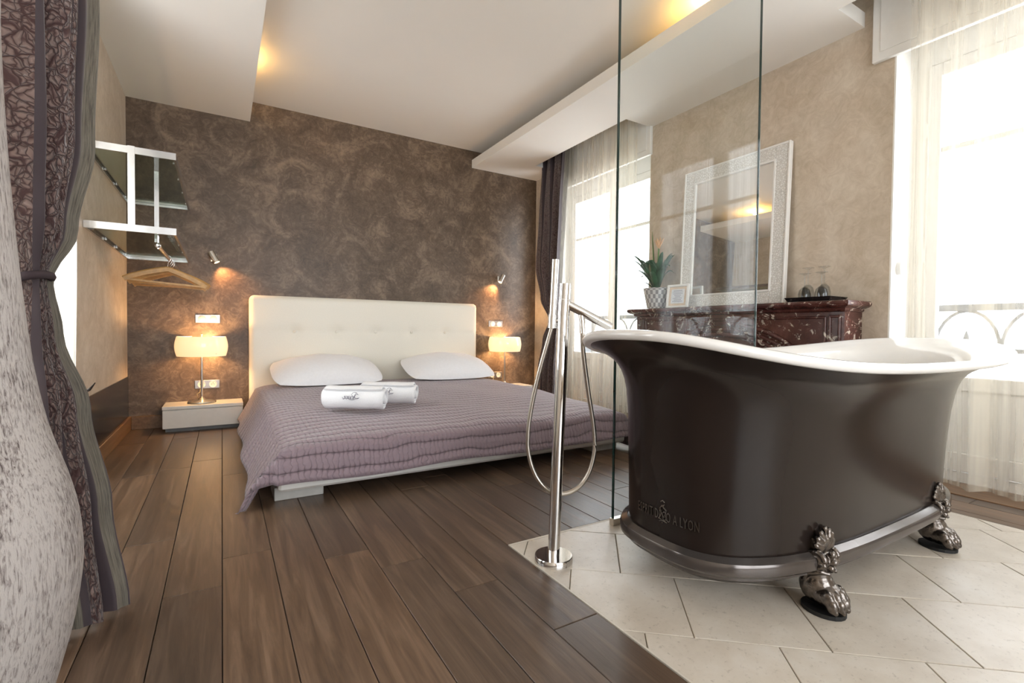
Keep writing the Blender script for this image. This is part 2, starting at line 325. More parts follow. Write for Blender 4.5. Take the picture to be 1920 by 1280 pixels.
# ------------------------------------------------------------------ mesh helpers
COL = sc.collection
class MB:
    def __init__(s): s.v = []; s.f = []; s.uv = {}
    def quad_grid(s, rows, wrap_u=False, wrap_v=False, uvs=None):
        b = len(s.v); R = len(rows); Cn = len(rows[0])
        for r in rows: s.v.extend(tuple(p) for p in r)
        for i in range(R if wrap_v else R-1):
            for j in range(Cn if wrap_u else Cn-1):
                i2 = (i+1) % R; j2 = (j+1) % Cn
                s.f.append((b+i*Cn+j, b+i*Cn+j2, b+i2*Cn+j2, b+i2*Cn+j))
                if uvs: s.uv[len(s.f)-1] = [uvs[i][j], uvs[i][j+1] if j+1 < len(uvs[i]) else uvs[i][j2], uvs[i+1 if i+1 < len(uvs) else i2][j+1 if j+1 < len(uvs[i]) else j2], uvs[i+1 if i+1 < len(uvs) else i2][j]]
        return b
    def box(s, x0, x1, y0, y1, z0, z1, ch=0):
        if ch <= 0:
            b = len(s.v)
            s.v += [(x0,y0,z0),(x1,y0,z0),(x1,y1,z0),(x0,y1,z0),(x0,y0,z1),(x1,y0,z1),(x1,y1,z1),(x0,y1,z1)]
            s.f += [(b,b+3,b+2,b+1),(b+4,b+5,b+6,b+7),(b,b+1,b+5,b+4),(b+1,b+2,b+6,b+5),(b+2,b+3,b+7,b+6),(b+3,b,b+4,b+7)]
        else:
            rings = []
            for z, c in ((z0, ch), (z0+ch, 0), (z1-ch, 0), (z1, ch)):
                k = ch
                X0, X1, Y0, Y1 = x0+c, x1-c, y0+c, y1-c
                if c: rings.append([(X0,Y0+0,z),(X1,Y0,z),(X1,Y0,z),(X1,Y1,z),(X1,Y1,z),(X0,Y1,z),(X0,Y1,z),(X0,Y0,z)])
                else: rings.append([(x0+k,y0,z),(x1-k,y0,z),(x1,y0+k,z),(x1,y1-k,z),(x1-k,y1,z),(x0+k,y1,z),(x0,y1-k,z),(x0,y0+k,z)])
            b = s.quad_grid(rings, wrap_u=True); n = 8
            s.f.append(tuple(b+i for i in range(n-1, -1, -1))); s.f.append(tuple(b+3*n+i for i in range(n)))
        return s
    def obox(s, c, ax, ay, az, hx, hy, hz):
        # oriented box
        c = Vector(c); ax, ay, az = Vector(ax).normalized(), Vector(ay).normalized(), Vector(az).normalized()
        b = len(s.v)
        for sx, sy, sz in ((-1,-1,-1),(1,-1,-1),(1,1,-1),(-1,1,-1),(-1,-1,1),(1,-1,1),(1,1,1),(-1,1,1)):
            s.v.append(tuple(c+ax*hx*sx+ay*hy*sy+az*hz*sz))
        s.f += [(b,b+3,b+2,b+1),(b+4,b+5,b+6,b+7),(b,b+1,b+5,b+4),(b+1,b+2,b+6,b+5),(b+2,b+3,b+7,b+6),(b+3,b,b+4,b+7)]
        return s
    def sweep(s, path, prof, up=(0, 0, 1), closed=False, caps=True, scales=None):
        # prof: list of 2D points (side, up); path: list of 3D points
        P = [Vector(p) for p in path]; n = len(P); rows = []; up = Vector(up)
        for i in range(n):
            a = P[(i-1) % n] if (closed or i > 0) else P[0]; c = P[(i+1) % n] if (closed or i < n-1) else P[-1]
            t = (c-a).normalized(); sd = t.cross(up)
            if sd.length < 1e-4: sd = t.cross(Vector((0.3, 1, 0.1)))
            sd.normalize(); u2 = sd.cross(t).normalized(); k = scales[i] if scales else 1
            rows.append([tuple(P[i]+sd*q[0]*k+u2*q[1]*k) for q in prof])
        b = s.quad_grid(rows, wrap_u=True, wrap_v=closed); m_ = len(prof)
        if caps and not closed:
            s.f.append(tuple(b+i for i in range(m_))); s.f.append(tuple(b+(n-1)*m_+i for i in range(m_-1, -1, -1)))
        return s
    def tube(s, path, r, n=12, closed=False, scales=None, caps=True):
        return s.sweep(path, [(r*math.cos(2*PI*i/n), r*math.sin(2*PI*i/n)) for i in range(n)], closed=closed, scales=scales, caps=caps)
    def lathe(s, prof, c=(0, 0, 0), n=32, axis='z', uvn=None):
        rows = []
        for r_, z in prof:
            row = []
            for i in range(n):
                a = 2*PI*i/n; p = (r_*math.cos(a), r_*math.sin(a), z)
                if axis == 'x': p = (z, p[0], p[1])
                if axis == 'y': p = (p[0], z, p[1])
                row.append((p[0]+c[0], p[1]+c[1], p[2]+c[2]))
            rows.append(row)
        uvs = None
        if uvn: uvs = [[(j*uvn[0]/n, i*uvn[1]/(len(prof)-1)) for j in range(n+1)] for i in range(len(prof))]
        b = s.quad_grid(rows, wrap_u=True, uvs=uvs)
        if prof[0][0] > 1e-5: s.f.append(tuple(b+i for i in range(n-1, -1, -1)))
        if prof[-1][0] > 1e-5: s.f.append(tuple(b+(len(prof)-1)*n+i for i in range(n)))
        return s
    def ell(s, c, r, n=16, k=10):
        return s.lathe_ell(c, r, n, k)
    def lathe_ell(s, c, r, n, k):
        rows = []
        for i in range(k+1):
            a = PI*i/k - PI/2; rad = max(math.cos(a), 0.004)
            rows.append([(c[0]+r[0]*rad*math.cos(2*PI*j/n), c[1]+r[1]*rad*math.sin(2*PI*j/n), c[2]+r[2]*math.sin(a)) for j in range(n)])
        b = s.quad_grid(rows, wrap_u=True)
        s.f.append(tuple(b+i for i in range(n-1, -1, -1))); s.f.append(tuple(b+k*n+i for i in range(n)))
        return s
    def mesh(s, name, mat, smooth=None):
        me = bpy.data.meshes.new(name); me.from_pydata(s.v, [], s.f)
        bm = bmesh.new(); bm.from_mesh(me); bmesh.ops.recalc_face_normals(bm, faces=bm.faces); bm.to_mesh(me); bm.free()
        if s.uv:
            ul = me.uv_layers.new(name='UVMap')
            for p in me.polygons:
                u = s.uv.get(p.index)
                if not u: continue
                vv = {tuple(round(c, 6) for c in s.v[s.f[p.index][k]]): u[k] for k in range(len(s.f[p.index]))}
                fidx = {s.f[p.index][k]: u[k] for k in range(len(u))}
                for li in p.loop_indices:
                    vi = me.loops[li].vertex_index
                    if vi in fidx: ul.data[li].uv = fidx[vi]
        if smooth is not None:
            me.polygons.foreach_set('use_smooth', [True]*len(me.polygons)); me.set_sharp_from_angle(angle=math.radians(smooth))
        me.materials.append(M[mat] if isinstance(mat, str) else mat); me.update(); return me
    def build(s, name, mat, parent=None, smooth=None):
        o = bpy.data.objects.new(name, s.mesh(name, mat, smooth)); COL.objects.link(o)
        if parent is not None: o.parent = parent
        return o
def tag(o, label, cat=None, group=None, kind=None):
    o['label'] = label
    if cat: o['category'] = cat
    if group: o['group'] = group
    if kind: o['kind'] = kind
    return o
def empty(name, loc=(0, 0, 0), rz=0):
    o = bpy.data.objects.new(name, None); COL.objects.link(o); o.location = loc; o.rotation_euler = (0, 0, rz); o.empty_display_size = 0.05
    return o
def copy_tree(o, parent=None):
    c = o.copy(); COL.objects.link(c); c.parent = parent
    for ch in list(o.children): copy_tree(ch, c)
    return c
def struct(o, label): o['label'] = label; o['kind'] = 'structure'; return o

# ------------------------------------------------------------------ the room shell
XL, XR, YB, YF, ZC = -0.629, 3.155, 4.733, -2.5, 2.735
W1 = (2.97, 4.45); W2 = (-0.27, 1.22); W3 = (1.45, 3.13); ZW = 2.33
wb = MB().box(XL-0.35, XR+0.35, YB, YB+0.2, -0.05, ZC+0.1); struct(wb.build('wall_back', 'brown'), 'brown mottled polished plaster wall behind the bed')
w = MB()
for y0, y1 in ((YF, W2[0]), (W2[1], W1[0]), (W1[1], YB)): w.box(XR, XR+0.35, y0, y1, -0.05, ZC+0.1)
for y0, y1 in (W1, W2): w.box(XR, XR+0.35, y0, y1, ZW+0.16, ZC+0.1)
struct(w.build('wall_right', 'beige'), 'beige polished plaster wall with two tall window openings')
w = MB()
for y0, y1 in ((YF, W3[0]), (W3[1], YB)): w.box(XL-0.35, XL, y0, y1, -0.05, ZC+0.1)
w.box(XL-0.35, XL, W3[0], W3[1], 2.38, ZC+0.1); w.box(XL-0.35, XL, W3[0], W3[1], -0.05, 0.12)
struct(w.build('wall_left', 'beige'), 'beige plaster wall with a curtained window beside the glass shelves')
w = MB(); w.box(XL-0.35, -0.3, YF-0.2, YF, -0.05, ZC+0.1); w.box(2.3, XR+0.35, YF-0.2, YF, -0.05, ZC+0.1); w.box(-0.3, 2.3, YF-0.2, YF, 2.4, ZC+0.1); w.box(-0.3, 2.3, YF-0.2, YF, -0.05, 0.2)  # gap in this wall is added to let fill light in
struct(w.build('wall_front', 'beige'), 'beige plaster wall behind the viewer with a wide opening added for fill light')
struct(MB().box(XL-0.35, XR+0.35, YF-0.2, YB+0.2, ZC, ZC+0.12).build('ceiling', 'white_ceiling'), 'warm white painted ceiling')
# floating soffit slabs with a lit gap above
w = MB(); w.box(XL, 0.21, YF, YB, 2.565, 2.645); w.box(XL, -0.12, YF, YB, 2.645, ZC)
struct(w.build('trim_1', 'slab_white'), 'wide white dropped ceiling slab along the left wall')
w = MB(); w.box(2.316, 2.86, YF, YB, 2.553, 2.637); w.box(2.86, XR, 4.31, YB, 2.553, 2.637); w.box(2.86, XR, 1.37, 2.97, 2.553, 2.637)
w.box(2.70, 2.86, YF, YB, 2.637, ZC)
struct(w.build('trim_2', 'slab_white'), 'white dropped ceiling slab with curtain slots along the window wall')
# low dark panel on the left wall
struct(MB().box(XL, XL+0.006, W3[1]-0.02, YB-0.003, 0.105, 0.418).build('trim_3', 'dark_panel'), 'glossy black low panel along the foot of the left wall')
w = MB(); w.box(XL, XL+0.022, W3[1]-0.02, YB, 0.0, 0.105, 0.003); struct(w.build('baseboard_left', 'oak'), 'brown oak baseboard under the black panel')
w = MB(); w.box(XL+0.022, -0.40, YB-0.022, YB, 0, 0.105, 0.003); w.box(2.4, XR, YB-0.022, YB, 0, 0.105, 0.003)
struct(w.build('baseboard_back', 'oak'), 'brown oak baseboard along the brown plaster wall')
w = MB(); w.box(XR-0.02, XR, 4.45, YB-0.022, 0, 0.105, 0.003); struct(w.build('baseboard_right', 'oak'), 'short oak baseboard beside the far window')

# floor: oak planks and a diagonal limestone field, both piece by piece
fl = MB().box(XL-0.1, XR+0.35, YF, YB, -0.06, -0.014).build('floor', 'grout'); struct(fl, 'brown fumed oak plank floor')
TX0, TX1, TY1 = 0.922, 2.822, 1.526
PW = 0.1525; plank_cache = {}
def plank(x0, x1, y0, y1):
    w_, l_ = round(x1-x0, 4), round(y1-y0, 3); key = (w_, l_)
    if key not in plank_cache:
        g = 0.0011; b = MB(); c = 0.0016
        X, Y = w_-g, l_-g
        rows = [[(g, g, -0.014), (X, g, -0.014), (X, Y, -0.014), (g, Y, -0.014)], [(g, g, -c), (X, g, -c), (X, Y, -c), (g, Y, -c)], [(g+c, g+c, 0), (X-c, g+c, 0), (X-c, Y-c, 0), (g+c, Y-c, 0)]]
        k = b.quad_grid(rows, wrap_u=True); b.f.append((k+8, k+9, k+10, k+11)); plank_cache[key] = b.mesh('floor_plank', 'plank')
    o = bpy.data.objects.new('floor_plank', plank_cache[key]); COL.objects.link(o); o.parent = fl; o.location = (x0, y0, 0)
k0 = int(math.floor((XL+0.0015)/PW)) - 1
rng = random.Random(3)
k = k0
while -0.0015+k*PW < XR:
    x0 = max(-0.0015+k*PW, XL-0.0); x1 = min(-0.0015+(k+1)*PW, XR+0.0); k += 1
    if x1-x0 < 0.01: continue
    segs = [(YF, YB)]
    if x1 > TX0+0.012 and x0 < TX1-0.012:
        segs = [(TY1+0.012, YB)]
    if x0 < TX0 < x1: segs = [(TY1+0.012, YB)]; extra = (x0, TX0-0.006, YF, TY1+0.012)
    else: extra = None
    if x0 < TX1 < x1: segs = [(TY1+0.012, YB)]; extra = (TX1+0.006, x1, YF, TY1+0.012)
    jobs = [(x0, x1, a, b_) for a, b_ in segs] + ([extra] if extra else [])
    for X0, X1, a, b_ in jobs:
        if X1-X0 < 0.008: continue
        y = b_; first = True
        while y > a+0.02:
            L = rng.choice([0.9, 1.1, 1.3, 1.5, 1.7]) * (rng.choice([0.35, 0.6, 0.85, 1.0]) if first else 1.0); first = False
            y2 = max(a, y-L)
            if y2-a < 0.25: y2 = a
            plank(X0, X1, y2, y); y = y2
ft = MB().box(TX0, TX1, YF, TY1, -0.0139, -0.004).build('floor_bath', 'tile_grout'); struct(ft, 'cream limestone slabs laid diagonally under the bathtub')
def clip(poly, x0, x1, y0, y1):
    for ax, lim, sgn in ((0, x0, 1), (0, x1, -1), (1, y0, 1), (1, y1, -1)):
        out = []
        for i in range(len(poly)):
            a, b = poly[i], poly[(i+1) % len(poly)]
            da, db = sgn*(a[ax]-lim), sgn*(b[ax]-lim)
            if da >= 0: out.append(a)
            if da*db < 0:
                t = da/(da-db); out.append((a[0]+t*(b[0]-a[0]), a[1]+t*(b[1]-a[1])))
        poly = out
        if len(poly) < 3: return []
    return poly
uvx, uvy = (0.766, -0.643), (0.643, 0.766)
TL, TR = 0.333, 0.3145; offs = [0.158, 0.285, 0.115, 0.27, 0.02, 0.21, 0.09, 0.30]
trn = random.Random(11)
for row in range(-12, 5):
    v0 = 1.31 + (row-1)*TR; v1 = v0+TR; off = offs[row % 8] if row not in (0, 1, 2, 3) else offs[row]
    for j in range(-3, 17):
        a0 = off + j*TL; a1 = a0+TL; g = 0.0016
        q = [(a0+g, v0+g), (a1-g, v0+g), (a1-g, v1-g), (a0+g, v1-g)]
        poly = [(u_*uvx[0]+v_*uvy[0], u_*uvx[1]+v_*uvy[1]) for u_, v_ in q]
        poly = clip(poly, TX0+0.0, TX1-0.0, YF+0.02, TY1-0.0)
        if len(poly) < 3: continue
        ar = abs(sum(poly[i][0]*poly[(i+1) % len(poly)][1]-poly[(i+1) % len(poly)][0]*poly[i][1] for i in range(len(poly))))/2
        if ar < 0.0006: continue
        cx_ = sum(p[0] for p in poly)/len(poly); cy2 = sum(p[1] for p in poly)/len(poly)
        b = MB(); n = len(poly); z = trn.uniform(-0.0004, 0.0003)
        rows = [[(p[0]-cx_, p[1]-cy2, -0.0039) for p in poly], [(p[0]-cx_, p[1]-cy2, z-0.0012) for p in poly],
                [(p[0]-cx_-(p[0]-cx_)*0.008, p[1]-cy2-(p[1]-cy2)*0.008, z) for p in poly]]
        kk = b.quad_grid(rows, wrap_u=True); b.f.append(tuple(kk+2*n+i for i in range(n)))
        o = b.build('floor_tile', 'tile', ft); o.location = (cx_, cy2, 0)
w = MB(); w.box(TX0-0.006, TX0, YF, TY1+0.012, -0.0139, 0.0005); w.box(TX0, TX1+0.006, TY1, TY1+0.012, -0.0139, 0.0005); w.box(TX1, TX1+0.006, YF, TY1, -0.0139, 0.0005)
struct(w.build('trim_4', 'strip'), 'thin pale edging strip around the limestone floor')

# windows
def french_window(name, y0, y1, label, xs=3.43, sgn=1, z0=0.02, mull=None):
    root = empty(name, (xs, (y0+y1)/2, 0)); struct(root, label)
    dx = lambda a, b: (min(a*sgn, b*sgn), max(a*sgn, b*sgn))
    L = y1-y0; h0, h1 = y0-(y0+y1)/2, y1-(y0+y1)/2
    # lining of the opening
    lin = MB(); back = -0.272
    a, b = dx(back, 0.06)
    lin.box(a, b, h0, h0+0.008, z0, ZW+0.15); lin.box(a, b, h1-0.008, h1, z0, ZW+0.15); lin.box(a, b, h0+0.008, h1-0.008, ZW+0.142, ZW+0.15)
    lin.build('reveal', 'white_paint', root)
    fr = MB(); a, b = dx(0, 0.055)
    fr.box(a, b, h0+0.008, h0+0.06, z0, ZW+0.142, 0.004); fr.box(a, b, h1-0.06, h1-0.008, z0, ZW+0.142, 0.004); fr.box(a, b, h0+0.06, h1-0.06, ZW-0.02, ZW+0.142, 0.004); fr.box(a, b, h0+0.06, h1-0.06, z0-0.02, z0+0.04, 0.004)
    fr.build('frame', 'white_paint', root)
    if sgn > 0: MB().box(-0.272, 0.0, h0+0.008, h1-0.008, -0.012, 0.004, 0.002).build('threshold', 'oak', root)
    mid = 0.0
    for i, (s0, s1) in enumerate(((h0+0.062, mid-0.002), (mid+0.002, h1-0.062))):
        sa = MB(); a, b = dx(-0.012, 0.035); st = 0.062
        zb, zt = z0+0.045, ZW-0.025
        sa.box(a, b, s0, s0+st, zb, zt, 0.004); sa.box(a, b, s1-st, s1, zb, zt, 0.004)
        sa.box(a, b, s0+st, s1-st, zt-0.07, zt, 0.004); sa.box(a, b, s0+st, s1-st, zb, zb+0.10, 0.004); sa.box(a, b, s0+st, s1-st, 0.50, 0.575, 0.004)
        s_ = sa.build('sash', 'white_paint', root)
        a, b = dx(0.002, 0.02)
        MB().box(a, b, s0+st, s1-st, 1.815, 1.845, 0.003).build('glazing_bar', 'white_paint', s_)
        a, b = dx(0.004, 0.018)
        MB().box(a, b, s0+st, s1-st, zb+0.10, 0.50, 0.003).build('lower_panel', 'white_paint', s_)
        a, b = dx(0.009, 0.013)
        MB().box(a, b, s0+st, s1-st, 0.575, 1.815).build('pane', 'pane', s_)
        MB().box(a, b, s0+st, s1-st, 1.845, zt-0.07).build('pane', 'pane', s_)
        hg = MB(); a, b = dx(-0.02, -0.010)
        for z in (0.45, 1.25, 1.95): hg.tube([((a+b)/2, (s0 if i == 0 else s1), z-0.04), ((a+b)/2, (s0 if i == 0 else s1), z+0.04)], 0.008, 8)
        hg.build('hinge', 'white_paint', s_, 40)
    return root
french_window('window_1', W1[0], W1[1], 'white french window behind the sheer curtain between bed and fireplace')
french_window('window_2', W2[0], W2[1], 'white french window behind the sheer curtain beside the bathtub')
french_window('window_3', W3[0], W3[1], 'white window behind the patterned drapery on the left wall', xs=-0.90, sgn=-1, z0=0.14)
# roller shutter boxes above the two windows
for i, (y0, y1) in enumerate(((2.95, 4.46), (-0.30, 1.318))):
    w = MB(); w.box(3.125, XR, y0, y1, 2.315, 2.735, 0.004); w.box(3.119, 3.125, y0+0.04, y1-0.04, 2.36, 2.70, 0.002)
    struct(w.build('trim_%d' % (5+i), 'white_paint'), ('white roller shutter box above the window nearest the bed', 'white roller shutter box above the window beside the tub')[i])

f4 = empty('added_fill_window', (1.0, YF-0.12, 0)); struct(f4, 'wide white window added behind the viewer to brighten the foreground')  # added unseen window, brightens the foreground from behind the camera
g4 = MB(); g4.box(-1.3, -1.22, -0.03, 0.03, 0.2, 2.4); g4.box(1.22, 1.3, -0.03, 0.03, 0.2, 2.4); g4.box(-1.22, 1.22, -0.03, 0.03, 0.2, 0.28); g4.box(-1.22, 1.22, -0.03, 0.03, 2.32, 2.4); g4.box(-0.04, 0.04, -0.03, 0.03, 0.28, 2.32)
g4.build('frame', 'white_paint', f4)
for x0, x1 in ((-1.22, -0.04), (0.04, 1.22)): MB().box(x0, x1, -0.003, 0.003, 0.28, 2.32).build('pane', 'pane', f4)
# balcony railings and house across the street
def railing(yc, half, label):
    root = empty('balcony_railing', (3.80, yc, 0)); tag(root, label, 'railing', 'iron balcony railings outside the windows')
    MB().box(-0.02, 0.02, -half, half, 0.945, 0.985, 0.004).build('top_rail', 'iron', root)
    MB().box(-0.012, 0.012, -half, half, 0.70, 0.725).build('middle_rail', 'iron', root); MB().box(-0.012, 0.012, -half, half, 0.10, 0.125).build('bottom_rail', 'iron', root)
    n = 5
    for i in range(n):
        y = -half+(i+0.5)*2*half/n; rw = half/n
        MB().tube([(0, y-rw*math.cos(PI*t/12)*0.98, 0.72+0.225*math.sin(PI*t/12)) for t in range(13)], 0.009, 8).build('arch', 'iron', root, 50)
        MB().tube([(0, y, 0.12), (0, y, 0.70)], 0.008, 8).build('baluster', 'iron', root, 50)
        MB().lathe([(0.001, 0.0), (0.016, 0.02), (0.02, 0.045), (0.008, 0.09), (0.001, 0.11)], (0, y, 0.72), 10).build('finial', 'iron', root, 50)
    for y in (-half, half): MB().box(-0.014, 0.014, y-0.014, y+0.014, -0.02, 0.96).build('post', 'iron', root)
railing(3.71, 0.74, 'grey iron balcony railing outside the window nearest the bed')
railing(0.475, 0.745, 'grey iron balcony railing with arches outside the window beside the bathtub')
w = MB(); w.box(3.505, 4.1, -0.9, 5.2, -0.14, -0.02); tag(w.build('balcony_slab', 'terrace'), 'terracotta balcony slab outside the two windows', 'balcony')
bd = empty('apartment_building', (16.0, 13.5, -9)); tag(bd, 'pale apartment building across the street seen through the window', 'building')
MB().box(0, 6, -7, 9, 0, 10.6).build('facade_wall', 'facade', bd)
MB().box(-0.2, 6.2, -7.2, 9.2, 10.6, 10.9).build('cornice', 'facade', bd)
wm = MB().box(-0.03, 0.02, -0.45, 0.45, 0, 1.5).mesh('building_window', 'facade_window')
for fy in range(7):
    for fz in range(3):
        o = bpy.data.objects.new('building_window', wm); COL.objects.link(o); o.parent = bd; o.location = (0, -6+fy*2.3, 1.6+fz*3.1)

# ------------------------------------------------------------------ bed
bed = empty('bed', (1.27, 3.5, 0)); tag(bed, 'low double bed with buttoned cream leather headboard and white base', 'bed')
def at(o, parent):           # keep world-space mesh coordinates under a moved parent
    o.location = -parent.location; return o
HBX0, HBX1, HBZ = 0.197, 2.345, 1.083
BUT = [(0.548, 0.775), (0.905, 0.775), (1.262, 0.775), (1.618, 0.775), (1.975, 0.775)]
rows = []; NX, NZ = 120, 50
def hb_pt(i, j):
    u_, v_ = i/NX, j/NZ; x = HBX0+(HBX1-HBX0)*u_; z = 0.05+(HBZ-0.05)*v_
    ex = min(x-HBX0, HBX1-x); ez = HBZ-z; R = 0.035; d = 0.0
    if ex < R: d += R-math.sqrt(max(0, R*R-(R-ex)**2))
    if ez < R: d += R-math.sqrt(max(0, R*R-(R-ez)**2))
    y = 4.625+min(d, 0.06)
    for bx, bz in BUT:
        q = (x-bx)**2/(0.055**2)+(z-bz)**2/(0.045**2); y += 0.020*math.exp(-q)
    y += 0.0035*math.exp(-((z-0.775)/0.012)**2)
    # rounded upper corners
    if ex < 0.04 and ez < 0.04:
        dd = math.hypot(0.04-ex, 0.04-ez)
        if dd > 0.04:
            k = 0.04/dd; cx = HBX0+0.04 if x < 1 else HBX1-0.04; cz = HBZ-0.04
            x = cx+(x-cx)*k; z = cz+(z-cz)*k
    return (x, y, z)
b = MB(); front = [[hb_pt(i, j) for i in range(NX+1)] for j in range(NZ+1)]
b.quad_grid(front)
bk = [[(p[0], 4.728, p[2]) for p in r] for r in (front[0], front[-1])]
b.quad_grid([front[-1], bk[1]]); b.quad_grid([front[0], bk[0]]); b.quad_grid([[r[0] for r in front], [(r[0][0], 4.728, r[0][2]) for r in front]]); b.quad_grid([[r[-1] for r in front], [(r[-1][0], 4.728, r[-1][2]) for r in front]])
b.quad_grid([[(r[0][0], 4.728, r[0][2]) for r in front], [(r[-1][0], 4.728, r[-1][2]) for r in front]])
hb = at(b.build('headboard', 'cream', bed, 50), bed)
for bx, bz in BUT: MB().lathe([(0.0005, -0.006), (0.010, -0.004), (0.013, 0.002), (0.010, 0.010)], (bx, 4.640, bz), 14, 'y').build('button', 'cream', hb, 60)
at(MB().box(0.215, 2.325, 2.375, 4.62, 0.062, 0.135, 0.012).build('base', 'base_white', bed), bed)
at(MB().box(0.245, 2.295, 2.46, 4.61, 0.135, 0.255, 0.03).build('mattress', 'white_cotton', bed), bed)
for x0, x1, y0 in ((0.205, 0.42, 2.46), (2.11, 2.325, 2.46), (0.205, 0.42, 4.40), (2.11, 2.325, 4.40)):
    at(MB().box(x0, x1, y0, y0+0.2, 0, 0.062, 0.003).build('leg', 'bed_foot', bed), bed)
# bedspread
xl, xr, yh, yf_ = 0.25, 2.29, 4.42, 2.375
Wd, Ln = xr-xl, yh-yf_
def soft(t, e): return 0.5*(math.sqrt(t*t+e*e)+t)
def quilt_pt(a, b_):
    lo = soft(-a, 0.06)-0.0; ro = soft(a-Wd, 0.06); fo = soft(b_-Ln, 0.05)
    zt = 0.335-0.055*max(0, b_/Ln)**2
    x = xl+min(max(a, 0), Wd)-lo*0.50+ro*0.35
    y = yh-min(b_, Ln)-fo*(0.30 if lo < 0.05 else 0.05)
    side = max(lo, ro)
    z = zt-max(side*0.93, fo*0.97)-0.12*min(side, fo)
    mn = min(lo, fo); x -= mn*0.42
    if ro > 0.02 and fo > 0.02: x += min(ro, fo)*0.2
    z += 0.006*math.sin(a*9+b_*2)*math.sin(b_*7+1)
    wv = max(0, fo-0.03)*2.2
    y -= 0.02*wv*math.sin(a*10.5+0.6)
    z += 0.018*wv*math.sin(a*6.2+2.2)
    x += 0.05*max(0, side-0.05)*math.sin(b_*9)
    return (x, y, max(z, 0.008+0.004*math.sin(a*30)))
NA, NB = 110, 100; dl, dr, df = 0.285, 0.27, 0.165
rows = []; uvs = []
for j in range(NB+1):
    b_ = (Ln+df)*j/NB; r = []; q = []
    for i in range(NA+1):
        a = -dl+(Wd+dl+dr)*i/NA; r.append(quilt_pt(a, b_)); q.append((a, b_))
    rows.append(r); uvs.append(q)
b = MB(); b.quad_grid(rows, uvs=uvs)
q = b.build('bedspread', 'quilt', None, 180); tag(q, 'mauve quilted bedspread draped over the low bed', 'bedspread')
md = q.modifiers.new('thickness', 'SOLIDIFY'); md.thickness = 0.007; md.offset = 1
# pillows
def pillow(name, cx, cy, label, rz):
    N = 28; rows = []; rows2 = []
    for j in range(N+1):
        v_ = -1+2*j/N; r1 = []; r2 = []
        for i in range(N+1):
            u_ = -1+2*i/N
            pin = 1-0.16*abs(u_)**3; pin2 = 1-0.10*abs(v_)**3
            h = (max(0, 1-abs(u_)**2.1)**0.72)*(max(0, 1-abs(v_)**2.2)**0.65)
            x = 0.44*u_*pin2; y = 0.27*v_*pin; wr = 0.004*math.sin(u_*11+v_*5)*h
            r1.append((x, y, 0.125*h+wr)); r2.append((x, y, -0.04*h-0.001))
        rows.append(r1); rows2.append(r2)
    b = MB(); b.quad_grid(rows); b.quad_grid(rows2)
    o = b.build(name, 'white_cotton', None, 180)
    o.location = (cx, cy, 0.437); o.rotation_euler = (math.radians(19), 0, rz); tag(o, label, 'pillow', 'pillows at the headboard'); return o
pillow('pillow', 0.775, 4.34, 'white pillow leaning on the headboard near the lamp with the hangers above', 0.03)
pillow('pillow', 1.885, 4.34, 'white pillow leaning on the headboard on the window side of the bed', -0.02)
# rolled towels
def towel(cx, cy, cz, L, R, ang, label):
    o = empty('rolled_towel', (cx, cy, cz-R), ang); tag(o, label, 'towel', 'rolled towels on the bed')
    turns, n = 3.2, 110; th = 0.013; path = []
    for i in range(n+1):
        t = i/n; a = t*turns*2*PI; r_ = 0.012+(R-0.012-th/2)*t; path.append((r_*math.cos(a+1.0), r_*math.sin(a+1.0), a))
    rows = []
    xs = [-L/2, -L/2+0.004]+[-L/2+0.02+(L-0.04)*k/8 for k in range(9)]+[L/2-0.004, L/2]
    for x in xs:
        e = 0.35 if abs(abs(x)-L/2) < 1e-6 else 1.0
        ring = []
        for sgn, seq in ((1, path), (-1, path[::-1])):
            for px_, py_, a in seq:
                rr_ = math.hypot(px_, py_); k = (rr_+sgn*th*0.5*e)/rr_; wob = 0.0025*math.sin(x*37+a)
                ring.append((x+0.010*math.sin(a*0.6)*(1 if x > 0 else -1)*(abs(x) > L/2-0.03), px_*k, py_*k+R+wob*0.5))
        rows.append(ring)
    b = MB(); kb = b.quad_grid(rows, wrap_u=True); n_ = len(rows[0])
    for base, flip in ((kb, 1), (kb+(len(rows)-1)*n_, 0)):
        for i in range(n):
            b.f.append((base+i, base+i+1, base+n_-2-i, base+n_-1-i))
    bodyo = b.build('towel_roll', 'terry', o, 60)
    # embroidered crest on the side facing the foot of the bed
    e = MB(); 
    def arc(pts): e.tube([(x, -(R+0.0015)*math.cos(z/R), R+(R+0.0015)*math.sin(z/R)) for x, z in pts], 0.0011, 5)
    for k in range(6):
        x0 = -0.040+k*0.011; arc([(x0+0.009*math.sin(t*0.9), 0.012+0.010*math.sin(t*1.3+k)) for t in range(6)])
    arc([(-0.045+0.09*t/10, 0.004+0.006*math.sin(t*0.8)) for t in range(11)])
    arc([(0.020+0.016*math.cos(t*0.55), 0.030+0.013*math.sin(t*0.55)) for t in range(10)])
    arc([(0.036+0.014*math.cos(t*0.6+1), 0.018+0.012*math.sin(t*0.6+1)) for t in range(9)])
    arc([(0.016+0.012*t/6, 0.010+0.030*t/6) for t in range(7)])
    e.build('embroidered_crest', 'thread', o)
    return o
towel(0.668, 2.885, 0.3985, 0.35, 0.074, math.radians(-33), 'rolled white towel with dark crest lying in front on the bedspread')
towel(0.905, 3.01, 0.398, 0.34, 0.074, math.radians(-33), 'rolled white towel lying partly behind the other towel')

